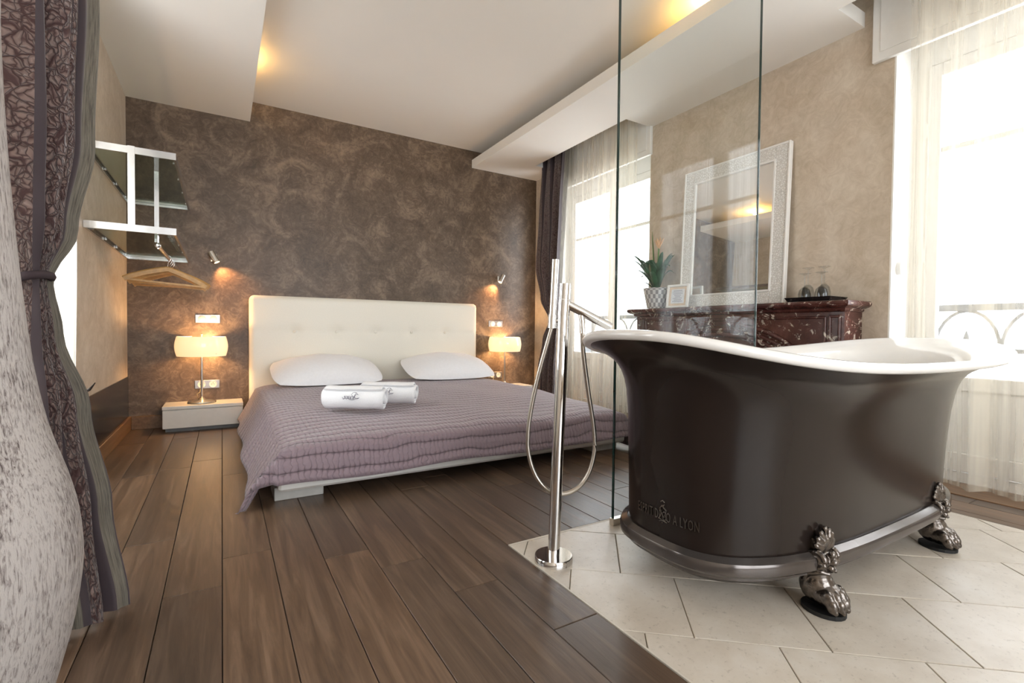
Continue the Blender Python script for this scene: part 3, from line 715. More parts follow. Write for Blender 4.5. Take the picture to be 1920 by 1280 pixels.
# nightstands
def nightstand(x0, x1, label):
    o = empty('nightstand', ((x0+x1)/2, 4.58, 0)); tag(o, label, 'nightstand', 'nightstands beside the bed'); h = (x1-x0)/2
    MB().box(-h+0.015, h-0.01, -0.085, 0.14, 0, 0.03).build('plinth', 'plinth', o)
    MB().box(-h, h, -0.105, 0.145, 0.03, 0.172, 0.002).build('body', 'lacquer', o)
    d = MB().box(-h, h, -0.12, -0.105, 0.03, 0.168, 0.002).build('drawer', 'lacquer', o)
    MB().box(-h-0.002, h+0.002, -0.122, 0.148, 0.174, 0.20, 0.002).build('top', 'lacquer', o); return o
nightstand(-0.388, 0.143, 'low cream lacquered nightstand under the lamp near the hangers')
nightstand(2.42, 2.95, 'low cream nightstand on the window side of the bed')
# table lamps
def lamp(x, y, z, label):
    o = empty('table_lamp', (x, y, z)); tag(o, label, 'lamp', 'lit bedside table lamps')
    MB().lathe([(0.001, 0.0), (0.096, 0.0), (0.100, 0.006), (0.097, 0.014), (0.06, 0.018), (0.028, 0.024), (0.012, 0.045), (0.009, 0.05)], n=40).build('base', 'nickel', o, 40)
    MB().tube([(0, 0, 0.04), (0, 0, 0.40)], 0.0085, 14).build('pole', 'nickel', o, 50)
    pr = []
    for i in range(13):
        t = i/12; zz = 0.375+0.155*t; pr.append((0.168+0.014*math.sin(PI*t), zz))
    inner = [(r_-0.004, z_) for r_, z_ in pr[::-1]]
    b = MB(); ring = pr+inner
    n = 48; rows = [[(r_*math.cos(2*PI*i/n), r_*math.sin(2*PI*i/n), z_) for i in range(n)] for r_, z_ in ring]
    b.quad_grid(rows, wrap_u=True, wrap_v=True); sh = b.build('lamp_shade', 'shade', o, 50)
    s = MB()
    for k in range(3):
        a = 2*PI*k/3+0.4; s.tube([(0, 0, 0.505), (0.172*math.cos(a), 0.172*math.sin(a), 0.505)], 0.003, 6)
    s.build('shade_spider', 'nickel', o)
    MB().lathe([(0.001, 0.40), (0.010, 0.402), (0.010, 0.44), (0.006, 0.45), (0.004, 0.54), (0.007, 0.548), (0.001, 0.556)], n=14).build('finial', 'nickel', o, 50)
    MB().lathe([(0.001, 0.0), (0.004, 0.0), (0.004, 0.004), (0.001, 0.004)], (0.10, -0.142, 0.395), 10).build('shade_screw', 'nickel', o)
    l = bpy.data.lights.new('lamp_bulb', 'POINT'); l.energy = 7.0; l.color = (1.0, 0.62, 0.30); l.shadow_soft_size = 0.035
    lo = bpy.data.objects.new('lamp_bulb', l); COL.objects.link(lo); lo.parent = o; lo.location = (0.06, 0, 0.465)
    return o
lamp(-0.140, 4.585, 0.20, 'lit table lamp with cream drum shade on the nightstand near the hangers')
lamp(2.662, 4.585, 0.20, 'lit table lamp with cream drum shade on the window side of the bed')
# reading spots on the wall
def spot(x, z, dirx, label):
    o = empty('reading_spotlight', (x, YB, z)); tag(o, label, 'wall light', 'reading spotlights over the bed')
    MB().box(-0.022, 0.022, -0.012, 0.0, -0.03, 0.03, 0.003).build('wall_plate', 'nickel', o)
    MB().tube([(0, -0.010, 0.0), (0, -0.05, 0.005)], 0.006, 10).build('arm', 'nickel', o, 50)
    d = Vector((dirx, -0.10, -0.85)).normalized(); c = Vector((0, -0.06, 0.0))
    MB().tube([tuple(c-d*0.045), tuple(c-d*0.042), tuple(c+d*0.05)], 0.024, 20).build('head', 'nickel', o, 40)
    MB().tube([tuple(c+d*0.046), tuple(c+d*0.0515)], 0.020, 20).build('lens', 'lens', o, 40)
    l = bpy.data.lights.new('spot_beam', 'SPOT'); l.energy = 10; l.color = (1.0, 0.50, 0.20); l.spot_size = math.radians(95); l.spot_blend = 0.8; l.shadow_soft_size = 0.02
    lo = bpy.data.objects.new('spot_beam', l); COL.objects.link(lo); lo.parent = o; lo.location = tuple(c+d*0.056)
    dd = Vector((d.x, 0.35, d.z)); lo.rotation_euler = dd.to_track_quat('-Z', 'Y').to_euler()
spot(-0.058, 1.383, 0.45, 'small nickel reading spotlight on the brown wall beside the hangers')
spot(2.668, 1.38, -0.50, 'small nickel reading spotlight on the brown wall above the window-side lamp')
# switch and socket plates
def plate(x, z, kind, label, nm):
    o = empty(nm, (x, YB, z)); tag(o, label, 'switch' if kind == 'switch' else 'socket', 'wall plates beside the bed')
    MB().box(-0.087, 0.087, -0.009, 0, -0.034, 0.034, 0.002).build('cover_plate', 'switch_plate', o)
    for s in (-1, 1):
        if kind == 'switch':
            MB().lathe([(0.027, -0.008), (0.027, -0.012), (0.023, -0.015), (0.001, -0.016)], (s*0.040, 0, 0), 24, 'y').build('switch_button', 'switch_button', o, 40)
        else:
            k = MB().lathe([(0.028, -0.008), (0.028, -0.013), (0.024, -0.013), (0.022, -0.0095), (0.001, -0.0095)], (s*0.040, 0, 0), 24, 'y').build('socket_insert', 'switch_button', o, 40)
            h = MB()
            for px_, pz_ in ((-0.008, 0), (0.008, 0), (0, 0.009)): h.lathe([(0.003, -0.0094), (0.003, -0.011), (0.001, -0.011)], (s*0.040+px_, 0, pz_), 8, 'y')
            h.build('contact_hole', 'socket_hole', k)
    return o
plate(-0.101, 0.874, 'switch', 'double light switch plate above the lamp near the hangers', 'switch_plate')
plate(2.625, 0.876, 'switch', 'double light switch plate above the window-side lamp', 'switch_plate')
plate(-0.106, 0.333, 'socket', 'double power socket plate behind the lamp near the hangers', 'socket_plate')
plate(2.624, 0.305, 'socket', 'double power socket plate behind the window-side lamp', 'socket_plate')
for i, (x, z) in enumerate(((-0.146, 0.333), (2.584, 0.305))):
    c = MB(); c.tube([(x, YB-0.012, z), (x, YB-0.04, z-0.01), (x-0.01, YB-0.05, z-0.06), (x-0.03, YB-0.04, 0.26), (x-0.02, YB-0.05, 0.213), (x+0.01, 4.692, 0.204)], 0.003, 8)
    tag(c.build('lamp_cord', 'cord', None, 60), ('pale cord plugged in behind the lamp near the hangers', 'pale cord plugged in behind the window-side lamp')[i], 'cord', 'lamp cords')

# ------------------------------------------------------------------ glass wall shelves and hangers
sh = empty('wall_shelf', (XL, YB, 1.3)); tag(sh, 'steel and glass corner shelf unit with hanging rail on the left wall', 'shelf')
SX1, SY0 = -0.222, 3.36
for z in (1.77, 1.345):
    f = at(MB().box(XL+0.002, SX1, SY0, SY0+0.012, z-0.02, z+0.018).build('front_bar', 'steel', sh), sh)
    at(MB().box(SX1-0.012, SX1, SY0+0.012, YB-0.002, z-0.02, z+0.018).build('side_bar', 'steel', sh), sh)
    at(MB().box(XL+0.001, XL+0.013, SY0+0.012, YB-0.002, z-0.02, z+0.018).build('side_bar', 'steel', sh), sh)
    at(MB().box(XL+0.013, SX1-0.012, YB-0.014, YB-0.002, z-0.02, z+0.018).build('back_bar', 'steel', sh), sh)
    at(MB().box(XL+0.013, SX1-0.012, SY0+0.012, YB-0.014, z-0.004, z+0.004).build('glass_shelf', 'shelf_glass', sh), sh)
    for k in range(4):
        for x in (SX1-0.018, XL+0.019): at(MB().lathe([(0.001, -0.012), (0.007, -0.012), (0.007, -0.004), (0.001, -0.004)], (x, SY0+0.12+k*0.36, z), 10).build('glass_clip', 'steel', sh), sh)
at(MB().box(-0.440, -0.408, SY0-0.004, SY0+0.004, 1.327, 1.79).build('upright_bar', 'steel', sh), sh)
at(MB().box(-0.360, -0.336, 3.74, 3.748, 1.33, 1.77).build('upright_bar', 'steel', sh), sh)
rl = at(MB().tube([(-0.31, SY0+0.03, 1.262), (-0.30, YB-0.003, 1.262)], 0.010, 12).build('hanging_rail', 'nickel', sh, 50), sh)
b = MB(); b.tube([(-0.31, SY0+0.04, 1.326), (-0.31, SY0+0.04, 1.245)], 0.006, 10); b.ell((-0.31, SY0+0.04, 1.265), (0.016, 0.016, 0.016)); at(b.build('rail_bracket', 'chrome', sh, 50), sh)
def hanger(y, rz, rx, label, sc_=1.0):
    o = empty('clothes_hanger', (-0.303, y, 1.262), rz); o.rotation_euler = (0, rx, rz); tag(o, label, 'hanger', 'wooden hangers on the rail')
    prof = [(-0.006, -0.016), (0.006, -0.016), (0.007, 0.010), (0.0, 0.017), (-0.007, 0.010)]
    pts = [(-0.225, 0, -0.168), (-0.19, 0, -0.146), (-0.13, 0, -0.118), (-0.06, 0, -0.092), (0, 0, -0.074), (0.06, 0, -0.092), (0.13, 0, -0.118), (0.19, 0, -0.146), (0.225, 0, -0.168)]
    MB().sweep(pts, prof, up=(0, 0, 1)).build('shoulder_bar', 'hanger_wood', o, 40)
    MB().sweep([(-0.205, 0, -0.168), (0, 0, -0.170), (0.205, 0, -0.168)], [(-0.005, -0.006), (0.005, -0.006), (0.005, 0.006), (-0.005, 0.006)]).build('trouser_bar', 'hanger_wood', o, 40)
    hp = [(0, 0, -0.062), (0, 0, -0.035)]+[(0.0135*math.sin(a)+0.0, 0, -0.0005-0.0135*math.cos(a)*-1*0+0.0135*(-math.cos(a))) for a in [0.2+0.36*k for k in range(11)]]
    hp = [(0, 0, -0.062), (0, 0, -0.032), (0.009, 0, -0.020), (0.0135, 0, -0.006), (0.012, 0, 0.006), (0.004, 0, 0.0128), (-0.006, 0, 0.0115), (-0.0125, 0, 0.003)]
    MB().tube(hp, 0.0024, 8).build('hook', 'chrome', o, 60); return o
for i, (y, rz, rx) in enumerate(((3.93, 0.04, 0.07), (4.03, -0.05, 0.02), (4.13, 0.09, 0.09), (4.22, -0.03, 0.0))):
    hanger(y, rz, rx, ('light wooden clothes hanger foremost in the row on the steel rail', 'second light wooden hanger counting from the front of the rail', 'third light wooden hanger counting from the front of the rail', 'light wooden hanger nearest the brown wall on the steel rail')[i])

# ------------------------------------------------------------------ curtains
def drape(name, mat, zs, E0, E1, nf, amp, label, cat, tilt=0.0, NU=140, uw=1.6, seed=0, group=None, ampf=None):
    # zs descending; E0/E1: end points (x, y) for each z
    def lerp(tab, z):
        for i in range(len(zs)-1):
            if zs[i] >= z >= zs[i+1]:
                t = (zs[i]-z)/(zs[i]-zs[i+1]); t = t*t*(3-2*t)
                return tab[i]+(tab[i+1]-tab[i])*t
        return tab[-1]
    rg = random.Random(seed); ph = [rg.uniform(0, 6.28) for _ in range(6)]
    rows = []; uvs = []; NZ_ = 70
    for j in range(NZ_+1):
        z = zs[0]+(zs[-1]-zs[0])*j/NZ_
        x0, y0 = lerp([e[0] for e in E0], z), lerp([e[1] for e in E0], z); x1, y1 = lerp([e[0] for e in E1], z), lerp([e[1] for e in E1], z)
        d = Vector((x1-x0, y1-y0)); L = d.length; d.normalize(); nrm = Vector((d.y, -d.x))
        a_ = lerp(amp, z) if isinstance(amp, list) else amp
        r = []; q = []
        for i in range(NU+1):
            u_ = i/NU
            f = math.sin(2*PI*nf*u_+ph[0]+0.5*math.sin(z*1.3+ph[1])) + 0.45*math.sin(2*PI*nf*1.9*u_+ph[2]+z*0.7)+0.2*math.sin(2*PI*nf*0.4*u_+ph[3]-z)
            s_ = 0.25*math.sin(2*PI*nf*2*u_+ph[4])/nf/6
            p = Vector((x0, y0))+d*L*min(max(u_+s_*0.4, 0), 1)+nrm*a_*f
            r.append((p.x, p.y, z+tilt*(u_-0.5))); q.append((u_*uw, z))
        rows.append(r); uvs.append(q)
    b = MB(); b.quad_grid(rows, uvs=uvs); o = b.build(name, mat, None, 180); tag(o, label, cat, group); return o
# left drapery, gathered at a low tie and spreading on the floor
zs = [2.56, 1.9, 1.40, 1.10, 0.935, 0.78, 0.55, 0.28, 0.012]
E1 = [(-0.41, 2.21), (-0.41, 2.25), (-0.42, 2.18), (-0.435, 2.07), (-0.452, 1.955), (-0.44, 1.98), (-0.385, 1.98), (-0.30, 1.86), (-0.225, 1.755)]
E0 = [(-0.46, 1.52), (-0.47, 1.55), (-0.48, 1.62), (-0.48, 1.72), (-0.475, 1.83), (-0.475, 1.78), (-0.47, 1.68), (-0.46, 1.56), (-0.44, 1.49)]
drape('patterned_drape', 'damask', zs, E0, E1, 4.2, [0.062, 0.066, 0.062, 0.045, 0.022, 0.028, 0.042, 0.038, 0.022], 'brown brocade striped drapery gathered at a tie beside the pale wooden vase', 'curtain', uw=1.15, seed=5, group='brocade drapes')
t = MB(); t.tube([(-0.463+0.034*math.cos(a), 1.893+0.082*math.sin(a), 0.935+0.012*math.cos(a)) for a in [2*PI*k/24 for k in range(24)]], 0.012, 8, closed=True)
tag(t.build('curtain_tie', 'plum', None, 60), 'fabric tie band around the gathered drapery', 'curtain tie')
zs2 = [2.72, 2.0, 1.5, 1.15, 0.92, 0.7, 0.35, 0.02]
A1 = [(2.96, 3.90), (2.96, 3.93), (2.96, 3.95), (2.97, 3.98), (3.0, 4.03), (2.98, 4.02), (2.96, 4.02), (2.95, 4.02)]
A0 = [(2.99, 4.37), (2.99, 4.40), (2.98, 4.42), (2.99, 4.34), (3.01, 4.23), (2.99, 4.30), (2.97, 4.36), (2.97, 4.37)]
drape('patterned_drape', 'damask_far', zs2, A0, A1, 3.2, [0.045, 0.045, 0.045, 0.035, 0.02, 0.03, 0.035, 0.035], 'brown brocade striped drapery hanging between the brown wall and the far window', 'curtain', uw=1.1, seed=2, group='brocade drapes')
zz = [2.72, 1.3, 0.05]
drape('sheer_curtain', 'sheer', zz, [(3.06, 3.04), (3.06, 3.05), (3.06, 3.07)], [(3.065, 4.10)]*3, 7, 0.018, 'champagne sheer curtain over the window beside the bed', 'curtain', uw=1.2, seed=4, group='sheer curtains')
drape('sheer_curtain', 'sheer', [2.72, 1.3, 0.075], [(3.02, -0.25)]*3, [(3.02, 1.110), (3.02, 1.105), (3.02, 1.085)], 9, 0.036, 'champagne sheer curtain over the window beside the bathtub', 'curtain', uw=1.6, seed=9, group='sheer curtains')
drape('sheer_curtain', 'sheer_white', [2.55, 1.3, 0.06], [(-0.575, 1.6)]*3, [(-0.565, 2.95), (-0.56, 2.84), (-0.56, 2.76)], 8, 0.016, 'ivory sheer curtain over the left wall window behind the drapery', 'curtain', uw=1.6, seed=12, group='sheer curtains')
h = empty('curtain_holdback', (XL, 3.02, 0.49)); tag(h, 'dark curved curtain holdback hook on the left wall', 'curtain hook')
MB().tube([(0.0, 0, -0.005), (0.03, -0.01, -0.005), (0.065, -0.04, 0.0), (0.10, -0.09, 0.018), (0.128, -0.14, 0.052)], 0.007, 10, scales=[1, 1, 1, 0.9, 0.35]).build('horn', 'hook', h, 60)
MB().lathe([(0.022, -0.001), (0.022, 0.006), (0.001, 0.008)], (0, 0, -0.005), 16, 'x').build('rosette', 'hook', h, 40)

# ------------------------------------------------------------------ tall pale wooden vase in the foreground
vd = 0.78; vc = (-0.405, 1.150)
def vx(px_): return (px_+60)/905*vd
prof = [(0.001, 0.0), (0.105, 0.0), (0.112, 0.012), (0.125, 0.08), (0.150, 0.17), (0.174, 0.27), (0.186, 0.375), (0.180, 0.46), (0.165, 0.53), (0.138, 0.62), (0.119, 0.73), (0.1035, 0.90), (0.0925, 1.07), (0.0865, 1.22), (0.084, 1.33), (0.088, 1.42), (0.098, 1.49), (0.102, 1.51), (0.094, 1.512), (0.080, 1.44), (0.07, 1.3), (0.001, 1.28)]
pp = []
for i in range(len(prof)-1):
    for t in range(3): pp.append((prof[i][0]+(prof[i+1][0]-prof[i][0])*t/3, prof[i][1]+(prof[i+1][1]-prof[i][1])*t/3))
pp.append(prof[-1])
sm = [pp[0]]+[((pp[i-1][0]+2*pp[i][0]+pp[i+1][0])/4, (pp[i-1][1]+2*pp[i][1]+pp[i+1][1])/4) for i in range(1, len(pp)-1)]+[pp[-1]]
b = MB().lathe(sm, n=72); v = b.build('floor_vase', 'vase', None, 60); v.location = (vc[0], vc[1], 0); tag(v, 'tall teardrop floor vase of pale limed wood with dark grain', 'vase')

# ------------------------------------------------------------------ bathtub
TCX = 1.93
def interp(tab, s):
    for i in range(len(tab)-1):
        if tab[i][0] <= s <= tab[i+1][0]:
            t = (s-tab[i][0])/(tab[i+1][0]-tab[i][0]); return tuple(a+(b_-a)*t for a, b_ in zip(tab[i][1:], tab[i+1][1:]))
    return tab[-1][1:]
# s, half length, half width, centre y, exponent
TAB = [(0.0, 0.775, 0.315, 1.030, 3.0), (0.3, 0.782, 0.320, 1.028, 2.95), (0.6, 0.795, 0.330, 1.022, 2.85), (0.78, 0.815, 0.343, 1.015, 2.75), (0.88, 0.845, 0.360, 1.010, 2.7), (0.95, 0.905, 0.395, 0.998, 2.65), (1.0, 0.985, 0.450, 0.986, 2.7)]
def smooth_tab(s):
    # average a few samples so the flare is a curve
    acc = [0]*4
    for d in (-0.05, -0.025, 0, 0.025, 0.05):
        q = interp(TAB, min(max(s+d*(1-abs(2*s-1)**6), 0), 1)); acc = [x+y for x, y in zip(acc, q)]
    return [x/5 for x in acc]
def sup(a, b_, n, th):
    c, s_ = math.cos(th), math.sin(th)
    return a*math.copysign(abs(c)**(2/n), c), b_*math.copysign(abs(s_)**(2/n), s_)
def rim_z(x):
    r_ = (x-TCX)/0.985
    return 0.700+(0.085*abs(r_)**4 if r_ < 0 else 0.065*r_**2.5)
ZB = 0.165
def tub_pt(th, s, off=0.0):
    a, b_, cy, n = smooth_tab(s); x, y = sup(a+off, b_+off, n, th)
    if x > 0: x *= 1+0.045*max(0, (s-0.75)/0.25)**2      # the foot end flares out a little further
    ar, br, cr, nr = TAB[-1][1:]; xr_, _ = sup(ar, br, nr, th)
    zr = rim_z(TCX+xr_)
    return (TCX+x, cy+y, ZB+(zr-ZB)*s)
NT = 120; THS = [2*PI*i/NT for i in range(NT)]
tub = empty('bathtub', (TCX, 1.02, 0)); tag(tub, 'freestanding dark brown slipper bathtub with white inside and claw feet', 'bathtub')
S = [0, 0.1, 0.2, 0.3, 0.4, 0.5, 0.6, 0.68, 0.74, 0.80, 0.85, 0.89, 0.92, 0.945, 0.965, 0.98, 0.99]
b = MB(); b.quad_grid([[tub_pt(t, s) for t in THS] for s in S], wrap_u=True)
at(b.build('outer_shell', 'tub', tub, 60), tub)
# white lip and basin
rows = [[tub_pt(t, 0.988, 0.0) for t in THS]]
def lip(t, off, dz, s=1.0):
    p = tub_pt(t, s, off); return (p[0], p[1], p[2]+dz)
for off, dz in ((0.0, -0.006), (0.007, -0.002), (0.011, 0.006), (0.010, 0.014), (0.004, 0.020), (-0.006, 0.022), (-0.020, 0.019)): rows.append([lip(t, off, dz) for t in THS])
for s in (0.985, 0.965, 0.94, 0.91, 0.86, 0.80, 0.7, 0.55, 0.4, 0.28, 0.2): rows.append([lip(t, -0.024, 0.012, s) for t in THS])
for k, zz_ in ((0.92, 0.236), (0.78, 0.218), (0.5, 0.210), (0.02, 0.206)):
    rows.append([(TCX+(tub_pt(t, 0.15)[0]-TCX)*k, 1.028+(tub_pt(t, 0.15)[1]-1.028)*k, zz_) for t in THS])
b = MB(); kb = b.quad_grid(rows, wrap_u=True); b.f.append(tuple(kb+(len(rows)-1)*NT+i for i in range(NT)))
basin = at(b.build('basin', 'enamel', tub, 60), tub); basin['label'] = 'white enamel inside and rolled rim'
# plinth moulding and underside
def base_ring(off, z):
    out = []
    for t in THS:
        x, y = sup(0.775+off, 0.315+off, 3.0, t); out.append((TCX+x, 1.03+y, z))
    return out
b = MB(); b.quad_grid([base_ring(-0.002, 0.170), base_ring(0.006, 0.172), base_ring(0.024, 0.160), base_ring(0.028, 0.150), base_ring(0.027, 0.128), base_ring(0.018, 0.120), base_ring(-0.01, 0.120)], wrap_u=True)
at(b.build('base_moulding', 'band', tub, 30), tub)
rows = [base_ring(0.004, 0.121), base_ring(0.004, 0.105), base_ring(-0.02, 0.098), base_ring(-0.03, 0.082), base_ring(-0.09, 0.068), base_ring(-0.2, 0.060), base_ring(-0.31, 0.058)]
b = MB(); kb = b.quad_grid(rows, wrap_u=True); b.f.append(tuple(kb+6*NT+i for i in range(NT)))
at(b.build('underside', 'band', tub, 50), tub)
# raised lettering on the end of the shell
def find_th(px_target, z):
    best = None
    for i in range(900):
        t = PI*0.85+PI*0.65*i/900
        s = (z-ZB)/(0.78-ZB); p = Vector(tub_pt(t, s)); d = p-Vector((0, 0, CH)); px_ = 960+F*d.dot(rr)/d.dot(fw)
        if best is None or abs(px_-px_target) < best[0]: best = (abs(px_-px_target), t)
    return best[1]
tA, tB = find_th(1199, 0.255), find_th(1312, 0.255)
arc = [tA+(tB-tA)*i/200 for i in range(201)]; plen = [0.0]
def surf(t, z): return Vector(tub_pt(t, (z-ZB)/(rim_z(tub_pt(t, 1)[0])-ZB)))
for i in range(200): plen.append(plen[-1]+(surf(arc[i+1], 0.25)-surf(arc[i], 0.25)).length)
def wrap(x, y, h, x0, x1, z0):
    s = (x-x0)/(x1-x0)*plen[-1]
    i = max(0, min(199, next((k for k in range(200) if plen[k+1] >= s), 199))); f_ = (s-plen[i])/max(plen[i+1]-plen[i], 1e-6)
    t = arc[i]+(arc[i+1]-arc[i])*f_; p = surf(t, z0+y); q = surf(t+0.004, z0+y); r_ = surf(t, z0+y+0.004)
    n = (q-p).cross(r_-p).normalized(); c = Vector((TCX, 1.03, p.z))
    if n.dot(p-c) < 0: n = -n
    return p+n*h
cu = bpy.data.curves.new('t', 'FONT'); cu.body = 'ESPRIT DECO A LYON'; cu.size = 0.03; cu.space_character = 1.12; cu.extrude = 0.5; cu.resolution_u = 2
to = bpy.data.objects.new('t', cu); COL.objects.link(to)
dg = bpy.context.evaluated_depsgraph_get(); dg.update(); me = bpy.data.meshes.new_from_object(to.evaluated_get(dg)); bpy.data.objects.remove(to)
xs = [v_.co.x for v_ in me.vertices]; ys = [v_.co.y for v_ in me.vertices]; x0_, x1_ = min(xs), max(xs)
hscale = 0.030/(max(ys)-min(ys))
for v_ in me.vertices:
    v_.co = wrap(v_.co.x, (v_.co.y-min(ys))*hscale, 0.0042 if v_.co.z > 0 else -0.001, x0_, x1_, 0.228)
me.materials.clear(); me.materials.append(M['letter']); o = bpy.data.objects.new('raised_lettering', me); COL.objects.link(o); o.parent = tub; at(o, tub)
# small raised crest over the middle of the lettering
e = MB(); mid = x0_+(x1_-x0_)*0.47
def cp(dx, y, h=0.002): return tuple(wrap(mid+dx*(x1_-x0_)/plen[-1], y, h, x0_, x1_, 0.218))
for pts in ([(-0.004, 0.0), (0.004, 0.02), (-0.006, 0.035), (0.0, 0.052), (0.006, 0.062)], [(-0.016, 0.012), (-0.006, 0.03), (-0.012, 0.046), (0.0, 0.058)], [(0.014, 0.014), (0.008, 0.028), (0.014, 0.044), (0.002, 0.05)], [(-0.008, 0.066), (0.0, 0.071), (0.008, 0.066)], [(-0.014, 0.004), (0.0, 0.010), (0.016, 0.006)]):
    e.tube([cp(*q) for q in pts], 0.0028, 6)
at(e.build('raised_crest', 'letter', tub, 60), tub)
# claw feet: blended into one casting each
def foot_mesh():
    b = MB()
    b.ell((0, 0.012, 0.056), (0.044, 0.048, 0.050)); b.ell((0, -0.014, 0.042), (0.046, 0.040, 0.036))
    for x, y, k in ((-0.034, -0.030, 0.95), (-0.012, -0.040, 1.05), (0.012, -0.040, 1.05), (0.034, -0.030, 0.95)):
        b.ell((x, y, 0.044), (0.0140*k, 0.020, 0.022)); b.ell((x, y-0.014, 0.028), (0.0135*k, 0.016, 0.021)); b.ell((x, y-0.024, 0.016), (0.007, 0.008, 0.010))
    b.ell((0, 0.014, 0.092), (0.036, 0.036, 0.036)); b.ell((0, 0.010, 0.120), (0.034, 0.030, 0.030))
    for sx in (-1, 1): b.tube([(sx*0.036, 0.030, 0.075), (sx*0.040, 0.020, 0.100), (sx*0.032, -0.012, 0.112), (sx*0.014, -0.030, 0.108)], 0.0085, 8, scales=[0.6, 1, 1, 0.6])
    # scrolls
    for sx in (-1, 1):
        pts = []
        for i in range(26):
            a = i*0.42; r_ = 0.027*(1-i/30); pts.append((sx*0.036, -0.004+r_*math.cos(a), 0.142+r_*math.sin(a)))
        b.tube(pts, 0.0085, 8)
        b.tube([(sx*0.034, 0.02, 0.095), (sx*0.036, 0.028, 0.115), (sx*0.033, 0.02, 0.15)], 0.008, 8)
    b.tube([(-0.032, -0.004, 0.138), (0.032, -0.004, 0.138)], 0.022, 14)
    b.ell((0, -0.030, 0.140), (0.012, 0.012, 0.012)); b.ell((0, -0.026, 0.160), (0.010, 0.010, 0.012)); b.ell((0, -0.022, 0.118), (0.010, 0.012, 0.012))
    # shell
    for i in range(7):
        a = math.radians(-66+22*i); L = 0.060-0.004*abs(i-3)
        b.tube([(0.006*math.sin(a), -0.004, 0.162), (0.6*L*math.sin(a), -0.010, 0.166+0.6*L*math.cos(a)), (L*math.sin(a), -0.004, 0.168+L*math.cos(a))], 0.0088, 8, scales=[0.6, 0.95, 1.0])
        b.ell((L*math.sin(a), -0.004, 0.168+L*math.cos(a)), (0.0085, 0.008, 0.0085), 10, 6)
    b.box(-0.022, 0.022, 0.0, 0.06, 0.085, 0.118); b.box(-0.03, 0.03, 0.004, 0.02, 0.12, 0.20)
    tmp = b.build('tmp', 'pewter'); md = tmp.modifiers.new('r', 'REMESH'); md.mode = 'VOXEL'; md.voxel_size = 0.0024
    md2 = tmp.modifiers.new('s', 'SMOOTH'); md2.factor = 0.5; md2.iterations = 2
    dg = bpy.context.evaluated_depsgraph_get(); dg.update(); me = bpy.data.meshes.new_from_object(tmp.evaluated_get(dg)); bpy.data.objects.remove(tmp)
    me.polygons.foreach_set('use_smooth', [True]*len(me.polygons)); me.materials.clear(); me.materials.append(M['pewter']); me.name = 'claw_foot'; return me
fm = foot_mesh()
pm = MB(); pr_ = [(0.050*math.cos(a), -0.006+0.058*math.sin(a)) for a in [2*PI*i/20 for i in range(20)]]
kb = pm.quad_grid([[(x, y, 0) for x, y in pr_], [(x, y, 0.012) for x, y in pr_]], wrap_u=True); pm.f.append(tuple(range(19, -1, -1))); pm.f.append(tuple(range(20, 40)))
pmm = pm.mesh('rubber_pad', 'rubber')
for x, y, rz in ((1.492, 0.722, 0), (2.315, 0.722, 0), (1.492, 1.338, PI), (2.315, 1.338, PI)):
    o = bpy.data.objects.new('claw_foot', fm); COL.objects.link(o); o.parent = tub; o.location = (x-TCX, y-1.02, 0.010); o.rotation_euler = (0, 0, rz)
    p = bpy.data.objects.new('rubber_pad', pmm); COL.objects.link(p); p.parent = o; p.location = (0, 0, -0.010)

# ------------------------------------------------------------------ freestanding bath faucet
fx, fy = 0.990, 1.352
fa = empty('bath_faucet', (fx, fy, 0), 0); tag(fa, 'chrome freestanding bath faucet with hand shower and looping hose', 'faucet')
er = Vector((0.857, -0.515, 0)); ed = Vector((0.515, 0.857, 0)); S_ = 0.001842
def fp(px_, py_, dep=0.0):
    return tuple(er*((px_-1044)*S_)+ed*dep+Vector((0, 0, max(0.0, 0.8+(622-py_)*S_))))
MB().lathe([(0.001, 0), (0.067, 0), (0.067, 0.018), (0.064, 0.022), (0.03, 0.022), (0.001, 0.022)], n=40).build('floor_flange', 'chrome', fa, 40)
MB().tube([(0, 0, 0.02), fp(1045, 1020), fp(1054, 700), fp(1057, 592)], 0.0205, 24).build('post', 'chrome', fa, 50)
MB().tube([fp(1057, 592), fp(1058.5, 563)], 0.0215, 24).build('mixer_body', 'chrome', fa, 50)
MB().tube([fp(1058.6, 562), fp(1060, 533)], 0.0208, 24).build('control_handle', 'chrome', fa, 50)
MB().tube([fp(1060, 569), fp(1090, 584), fp(1122, 601, -0.0)], 0.0150, 20).build('spout', 'chrome', fa, 50)
MB().tube([fp(1122.5, 601), fp(1146, 613)], 0.0148, 20).build('spout_tip', 'chrome', fa, 50)
MB().tube([fp(1090, 584, 0.002), fp(1093, 604), fp(1093.5, 625)], 0.0105, 16).build('hose_outlet', 'chrome', fa, 50)
MB().tube([fp(1037, 592, 0.0), fp(1041, 488, 0.0)], 0.0128, 20).build('hand_shower', 'chrome', fa, 50)
MB().tube([fp(1036, 616), fp(1037, 591)], 0.0150, 20).build('hand_shower_holder', 'chrome', fa, 50)
MB().tube([fp(1036, 604), fp(1056, 600)], 0.0075, 12).build('holder_arm', 'chrome', fa, 50)
HP = [(1093.5, 624, 0), (1096, 660, 0.01), (1108, 735, 0.03), (1120, 800, 0.045), (1124, 850, 0.05), (1114, 895, 0.05), (1092, 926, 0.05), (1062, 938, 0.048), (1034, 930, 0.046), (1010, 902, 0.045), (996, 860, 0.042), (994, 815, 0.038), (1002, 755, 0.03), (1016, 690, 0.015), (1029, 640, 0.004), (1035.5, 615, 0)]
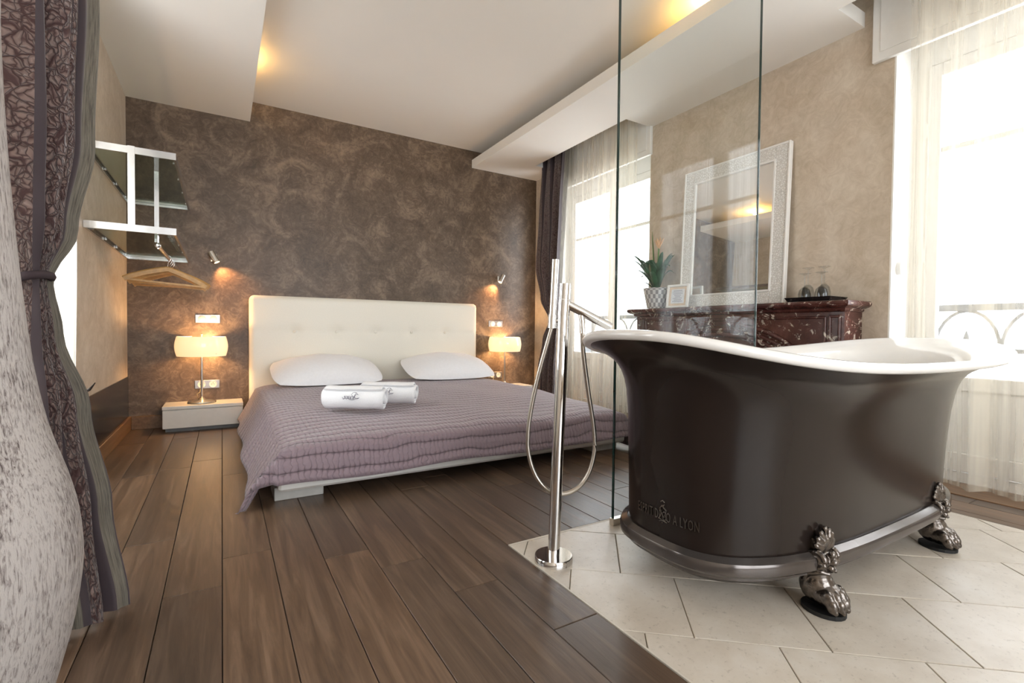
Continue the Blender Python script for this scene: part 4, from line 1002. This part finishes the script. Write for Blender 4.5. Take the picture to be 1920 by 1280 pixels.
def catmull(P, n=6):
    out = []
    for i in range(len(P)-1):
        p0, p1, p2, p3 = (Vector(P[max(i-1, 0)]), Vector(P[i]), Vector(P[i+1]), Vector(P[min(i+2, len(P)-1)]))
        for k in range(n):
            t = k/n; out.append(tuple(0.5*((2*p1)+(p2-p0)*t+(2*p0-5*p1+4*p2-p3)*t*t+(3*p1-p0-3*p2+p3)*t**3)))
    out.append(P[-1]); return out
MB().tube(catmull([fp(*p) for p in HP]), 0.0078, 12).build('shower_hose', 'nickel', fa, 60)

# ------------------------------------------------------------------ glass screen
gs = empty('glass_screen', (1.86, 1.482, 0)); tag(gs, 'tall clear glass screen panel standing behind the bathtub', 'glass screen')
g = MB(); g.box(-0.476+0.004, 0.486-0.004, -0.005, 0.005, 0.008, 2.54); g.build('glass_panel', 'screen_glass', gs)
g = MB(); g.box(-0.4765, -0.472, -0.005, 0.005, 0.008, 2.54); g.box(0.482, 0.4865, -0.005, 0.005, 0.008, 2.54)
g.build('polished_edge', 'glass_edge', gs)
MB().box(-0.482, -0.35, -0.013, 0.013, 0, 0.028, 0.002).build('floor_bracket', 'nickel', gs)

# ------------------------------------------------------------------ fireplace
fp_ = empty('fireplace_mantel', (3.04, 2.12, 0)); tag(fp_, 'dark red veined marble fireplace mantel between the two windows', 'fireplace')
Y0, Y1 = 1.345, 2.905
b = MB(); b.box(2.955, XR-0.001, Y0, Y0+0.24, 0, 0.93); b.box(2.955, XR-0.001, Y1-0.24, Y1, 0, 0.93); b.box(2.955, XR-0.001, Y0+0.24, Y1-0.24, 0.60, 0.93); b.box(3.10, XR-0.001, Y0+0.24, Y1-0.24, 0, 0.60)
at(b.build('surround', 'marble', fp_), fp_)
b = MB()
rows = []
for dx, z in ((0.0, 0.925), (0.012, 0.932), (0.018, 0.945), (0.040, 0.952), (0.055, 0.960), (0.060, 0.972), (0.056, 0.984), (0.050, 0.987)):
    rows.append([(2.945-dx, Y0-dx*0.8, z), (XR-0.001, Y0-dx*0.8, z), (XR-0.001, Y1+dx*0.8, z), (2.945-dx, Y1+dx*0.8, z)])
kb = b.quad_grid(rows, wrap_u=True); b.f.append((kb+28, kb+29, kb+30, kb+31)); b.f.append((kb+3, kb+2, kb+1, kb))
at(b.build('mantel_shelf', 'marble', fp_), fp_)
def rect_mould(y0, y1, z0, z1, w_=0.014, nm='panel_moulding'):
    pts = [(2.953, y0, z0), (2.953, y1, z0), (2.953, y1, z1), (2.953, y0, z1)]
    b = MB()
    for i in range(4):
        a, c = Vector(pts[i]), Vector(pts[(i+1) % 4]); b.tube([tuple(a), tuple(c)], w_*0.6, 8)
    at(b.build(nm, 'marble', fp_, 50), fp_)
rect_mould(Y0+0.025, Y0+0.075, 0.12, 0.90); rect_mould(Y1-0.075, Y1-0.025, 0.12, 0.90); rect_mould(Y0+0.10, Y1-0.10, 0.66, 0.895)
for k, (hw, top, w_) in enumerate(((0.64, 0.865, 0.016), (0.60, 0.825, 0.012), (0.565, 0.79, 0.018))):
    pts = [(2.952, 2.125-hw*math.cos(a), 0.40+(top-0.40)*math.sin(a)**0.8) for a in [PI*i/28 for i in range(29)]]
    at(MB().tube(pts, w_, 8).build('arch_moulding', 'marble', fp_, 60), fp_)
b = MB(); b.box(3.0, 3.10, Y0+0.24, Y1-0.24, 0.0, 0.60); at(b.build('firebox', 'black_lacquer', fp_), fp_)
at(MB().box(2.945, 3.0, Y0-0.004, Y0+0.244, 0, 0.10).build('plinth_block', 'marble', fp_), fp_); at(MB().box(2.945, 3.0, Y1-0.244, Y1+0.004, 0, 0.10).build('plinth_block', 'marble', fp_), fp_)
# mirror leaning on the mantel
mi = empty('wall_mirror', (3.085, 2.165, 0.988)); tag(mi, 'rectangular mirror in carved white frame leaning on the mantel', 'mirror')
mi.rotation_euler = (0, math.radians(2.6), 0)
hw, H_, fwid = 0.405, 1.045, 0.095
b = MB()
for y0, y1, z0, z1 in ((-hw, -hw+fwid, 0, H_), (hw-fwid, hw, 0, H_), (-hw+fwid, hw-fwid, 0, fwid), (-hw+fwid, hw-fwid, H_-fwid, H_)): b.box(-0.012, 0.012, y0, y1, z0, z1, 0.004)
b.build('frame', 'carved', mi)
b = MB(); i_ = 0.0
for y0, y1, z0, z1 in ((-hw-0.006, -hw+0.008, -0.0, H_+0.006), (hw-0.008, hw+0.006, -0.0, H_+0.006), (-hw+0.008, hw-0.008, H_-0.008, H_+0.006)): b.box(-0.018, 0.016, y0, y1, z0, z1, 0.003)
b.build('outer_moulding', 'white_paint', mi)
b = MB()
for y0, y1, z0, z1 in ((-hw+fwid-0.008, -hw+fwid+0.006, fwid-0.008, H_-fwid+0.008), (hw-fwid-0.006, hw-fwid+0.008, fwid-0.008, H_-fwid+0.008), (-hw+fwid+0.006, hw-fwid-0.006, fwid-0.008, fwid+0.006), (-hw+fwid+0.006, hw-fwid-0.006, H_-fwid-0.006, H_-fwid+0.008)): b.box(-0.0165, -0.004, y0, y1, z0, z1, 0.002)
b.build('inner_moulding', 'white_paint', mi)
MB().box(-0.006, -0.003, -hw+fwid, hw-fwid, fwid, H_-fwid).build('mirror_glass', 'mirror', mi)
# potted plant
pl = empty('potted_plant', (3.035, 2.775, 0.988)); tag(pl, 'green leafy plant with peach flower in a woven silver pot', 'plant')
MB().lathe([(0.001, 0), (0.072, 0.0), (0.082, 0.05), (0.092, 0.10), (0.101, 0.15), (0.106, 0.168), (0.099, 0.17), (0.094, 0.15), (0.001, 0.145)], n=36, uvn=(28, 12)).build('pot', 'woven', pl, 40)
MB().lathe([(0.001, 0.146), (0.093, 0.146), (0.05, 0.152), (0.001, 0.154)], n=20).build('soil', 'soil', pl)
prn = random.Random(21)
def leaf(az, reach, height, width, droop, mat):
    n = 9; d = Vector((math.cos(az), math.sin(az), 0)); s_ = Vector((-math.sin(az), math.cos(az), 0)); rows = []
    for i in range(n+1):
        t = i/n; c = d*(0.012+reach*t**1.15)+Vector((0, 0, 0.148+height*(t-droop*t*t*t)))
        w_ = width*(math.sin(PI*min(1, 0.10+0.9*t))**0.7)*(1 if t < 0.97 else 0.25); f = 0.28*w_
        rows.append([tuple(c-s_*w_+Vector((0, 0, f))), tuple(c), tuple(c+s_*w_+Vector((0, 0, f)))])
    b = MB(); b.quad_grid(rows); o = b.build('leaf', mat, pl, 180)
    md = o.modifiers.new('t', 'SOLIDIFY'); md.thickness = 0.0015
for i in range(26):
    az = i*2.4+prn.uniform(-0.3, 0.3)
    rch = prn.uniform(0.10, 0.20); 
    if math.cos(az) > 0.2: rch = min(rch, 0.085/max(0.3, math.cos(az)))   # stay clear of the wall
    if math.sin(az) < -0.1: rch = min(rch, 0.13)
    leaf(az, rch, prn.uniform(0.22, 0.44), prn.uniform(0.022, 0.034), prn.uniform(0.15, 0.6), 'leaf')
leaf(2.0, 0.03, 0.50, 0.019, 0.02, 'leaf_bright'); leaf(1.2, 0.20, 0.36, 0.020, 0.3, 'leaf'); leaf(1.5, 0.22, 0.28, 0.018, 0.3, 'leaf'); leaf(1.75, 0.19, 0.16, 0.016, 0.5, 'leaf'); leaf(4.5, 0.16, 0.36, 0.024, 0.5, 'leaf'); leaf(5.0, 0.12, 0.42, 0.024, 0.3, 'leaf')
MB().tube([(0, 0, 0.15), (-0.01, -0.02, 0.38), (-0.012, -0.03, 0.50)], 0.006, 8).build('flower_stem', 'leaf_bright', pl, 60)
for i in range(9):
    a = i*2.4; r_ = 0.012+0.012*(i % 3)/2; b = MB()
    b.tube([(-0.012, -0.03, 0.485+0.006*i*0.6), (-0.012+r_*math.cos(a), -0.03+r_*math.sin(a), 0.52+0.004*i), (-0.012+1.7*r_*math.cos(a), -0.03+1.7*r_*math.sin(a), 0.555+0.003*i)], 0.008, 7, scales=[0.7, 1, 0.15])
    b.build('flower_bract', 'flower', pl, 60)
# small framed card
pf = empty('photo_frame', (2.985, 2.525, 0.9875)); pf.rotation_euler = (0, math.radians(7), math.radians(4)); tag(pf, 'small white framed printed card beside the plant pot', 'photo frame')
b = MB(); hw2, H2, f2 = 0.097, 0.182, 0.018
for y0, y1, z0, z1 in ((-hw2, -hw2+f2, 0, H2), (hw2-f2, hw2, 0, H2), (-hw2+f2, hw2-f2, 0, f2), (-hw2+f2, hw2-f2, H2-f2, H2)): b.box(-0.010, 0.010, y0, y1, z0, z1, 0.002)
b.build('frame', 'white_paint', pf)
MB().box(-0.001, 0.004, -hw2+f2, hw2-f2, f2, H2-f2).build('mat_board', 'mat_board', pf)
cd = MB().box(-0.0022, -0.0008, -0.058, 0.058, 0.036, 0.146).build('printed_card', 'paper', pf)
b = MB()
for k in range(8):
    wdt = (0.040, 0.046, 0.044, 0.030, 0.022, 0.040, 0.034, 0.045)[k]; z = 0.134-k*0.0118; b.box(-0.0026, -0.0021, -wdt, wdt, z-0.0022, z+0.0022)
b.build('printed_lines', 'print_ink', cd)
# tray with upturned glasses
tr = MB(); tr.quad_grid([[(-0.085, -0.115, 0.002), (0.085, -0.115, 0.002), (0.085, 0.115, 0.002), (-0.085, 0.115, 0.002)], [(-0.10, -0.13, 0.028), (0.10, -0.13, 0.028), (0.10, 0.13, 0.028), (-0.10, 0.13, 0.028)], [(-0.095, -0.125, 0.028), (0.095, -0.125, 0.028), (0.095, 0.125, 0.028), (-0.095, 0.125, 0.028)], [(-0.082, -0.112, 0.007), (0.082, -0.112, 0.007), (0.082, 0.112, 0.007), (-0.082, 0.112, 0.007)]], wrap_u=True)
tr.f.append((0, 1, 2, 3)); tr.f.append((12, 13, 14, 15))
tro = tr.build('serving_tray', 'black_lacquer'); tro.location = (3.02, 1.535, 0.9865); tag(tro, 'small black tray holding upturned wine glasses on the mantel', 'tray')
def glass_mesh(h):
    k = h/0.19
    pr = [(0.0325, 0.0), (0.0345, 0.02*k), (0.034, 0.05*k), (0.028, 0.078*k), (0.014, 0.094*k), (0.005, 0.101*k), (0.0036, 0.11*k), (0.0034, 0.165*k), (0.005, 0.178*k), (0.018, 0.185*k), (0.032, 0.1875*k), (0.032, 0.190*k), (0.001, 0.191*k)]
    inn = [(0.001, 0.0945*k), (0.012, 0.0915*k), (0.0265, 0.077*k), (0.0325, 0.05*k), (0.033, 0.02*k), (0.0313, 0.0)]
    b = MB(); n = 28; ring = pr+inn; rows = [[(r_*math.cos(2*PI*i/n), r_*math.sin(2*PI*i/n), z) for i in range(n)] for r_, z in ring]
    # close the profile rim to rim
    rows = rows[:len(pr)]; b.quad_grid(rows, wrap_u=True)
    rows2 = [[(r_*math.cos(2*PI*i/n), r_*math.sin(2*PI*i/n), z) for i in range(n)] for r_, z in inn]; b.quad_grid(rows2, wrap_u=True)
    b.quad_grid([rows2[-1], rows[0]], wrap_u=True)
    return b.mesh('wine_glass', 'wine_crystal', 50)
gA, gB = glass_mesh(0.205), glass_mesh(0.165)
for i, (x, y, me_) in enumerate(((3.045, 1.592, gA), (3.055, 1.505, gA), (2.985, 1.58, gB), (2.985, 1.485, gB))):
    o = bpy.data.objects.new('wine_glass', me_); COL.objects.link(o); o.location = (x, y, 0.9938)
    tag(o, ('taller upturned wine glass on the tray end toward the mirror', 'taller upturned wine glass on the tray end toward the bathtub window', 'shorter upturned wine glass on the tray end toward the mirror', 'shorter upturned wine glass on the tray end toward the bathtub window')[i], 'wine glass', 'upturned wine glasses on the tray')
# window alarm sensor on the reveal beside the right window
s = MB(); n = 20
rows = [[(x, W2[1]-0.010+dy, 1.17+z) for x, z in [(3.235+0.02*math.cos(a), 0.036*math.sin(a)) for a in [2*PI*i/n for i in range(n)]]] for dy in (0.002, -0.018)]
rows.append([(x, W2[1]-0.032, 1.17+z) for x, z in [(3.235+0.014*math.cos(a), 0.028*math.sin(a)) for a in [2*PI*i/n for i in range(n)]]])
kb = s.quad_grid(rows, wrap_u=True); s.f.append(tuple(kb+2*n+i for i in range(n)))
tag(s.build('shutter_control', 'white_plastic', None, 50), 'small white plastic control knob on the window reveal beside the sheer curtain', 'control')
# cove bulbs lying on top of the dropped slabs
def cove(x, y, e, label):
    o = MB().tube([(0, -0.05, 0), (0, 0.05, 0)], 0.014, 12).build('cove_lamp', 'bulb', None, 50); o.location = (x, y, 2.661 if x < 1 else 2.653); tag(o, label, 'cove lamp', 'cove lamps above the dropped slabs')
    l = bpy.data.lights.new('cove_glow', 'POINT'); l.energy = e; l.color = (1.0, 0.58, 0.16); l.shadow_soft_size = 0.02
    lo = bpy.data.objects.new('cove_glow', l); COL.objects.link(lo); lo.parent = o; lo.location = (0, 0, 0.035)
cove(0.10, 3.95, 2.2, 'glowing cove lamp on the left ceiling slab near the brown wall')
cove(0.10, 1.9, 2.2, 'glowing cove lamp on the left ceiling slab over the vase side')
cove(2.43, 1.85, 2.6, 'glowing cove lamp on the window-side ceiling slab')
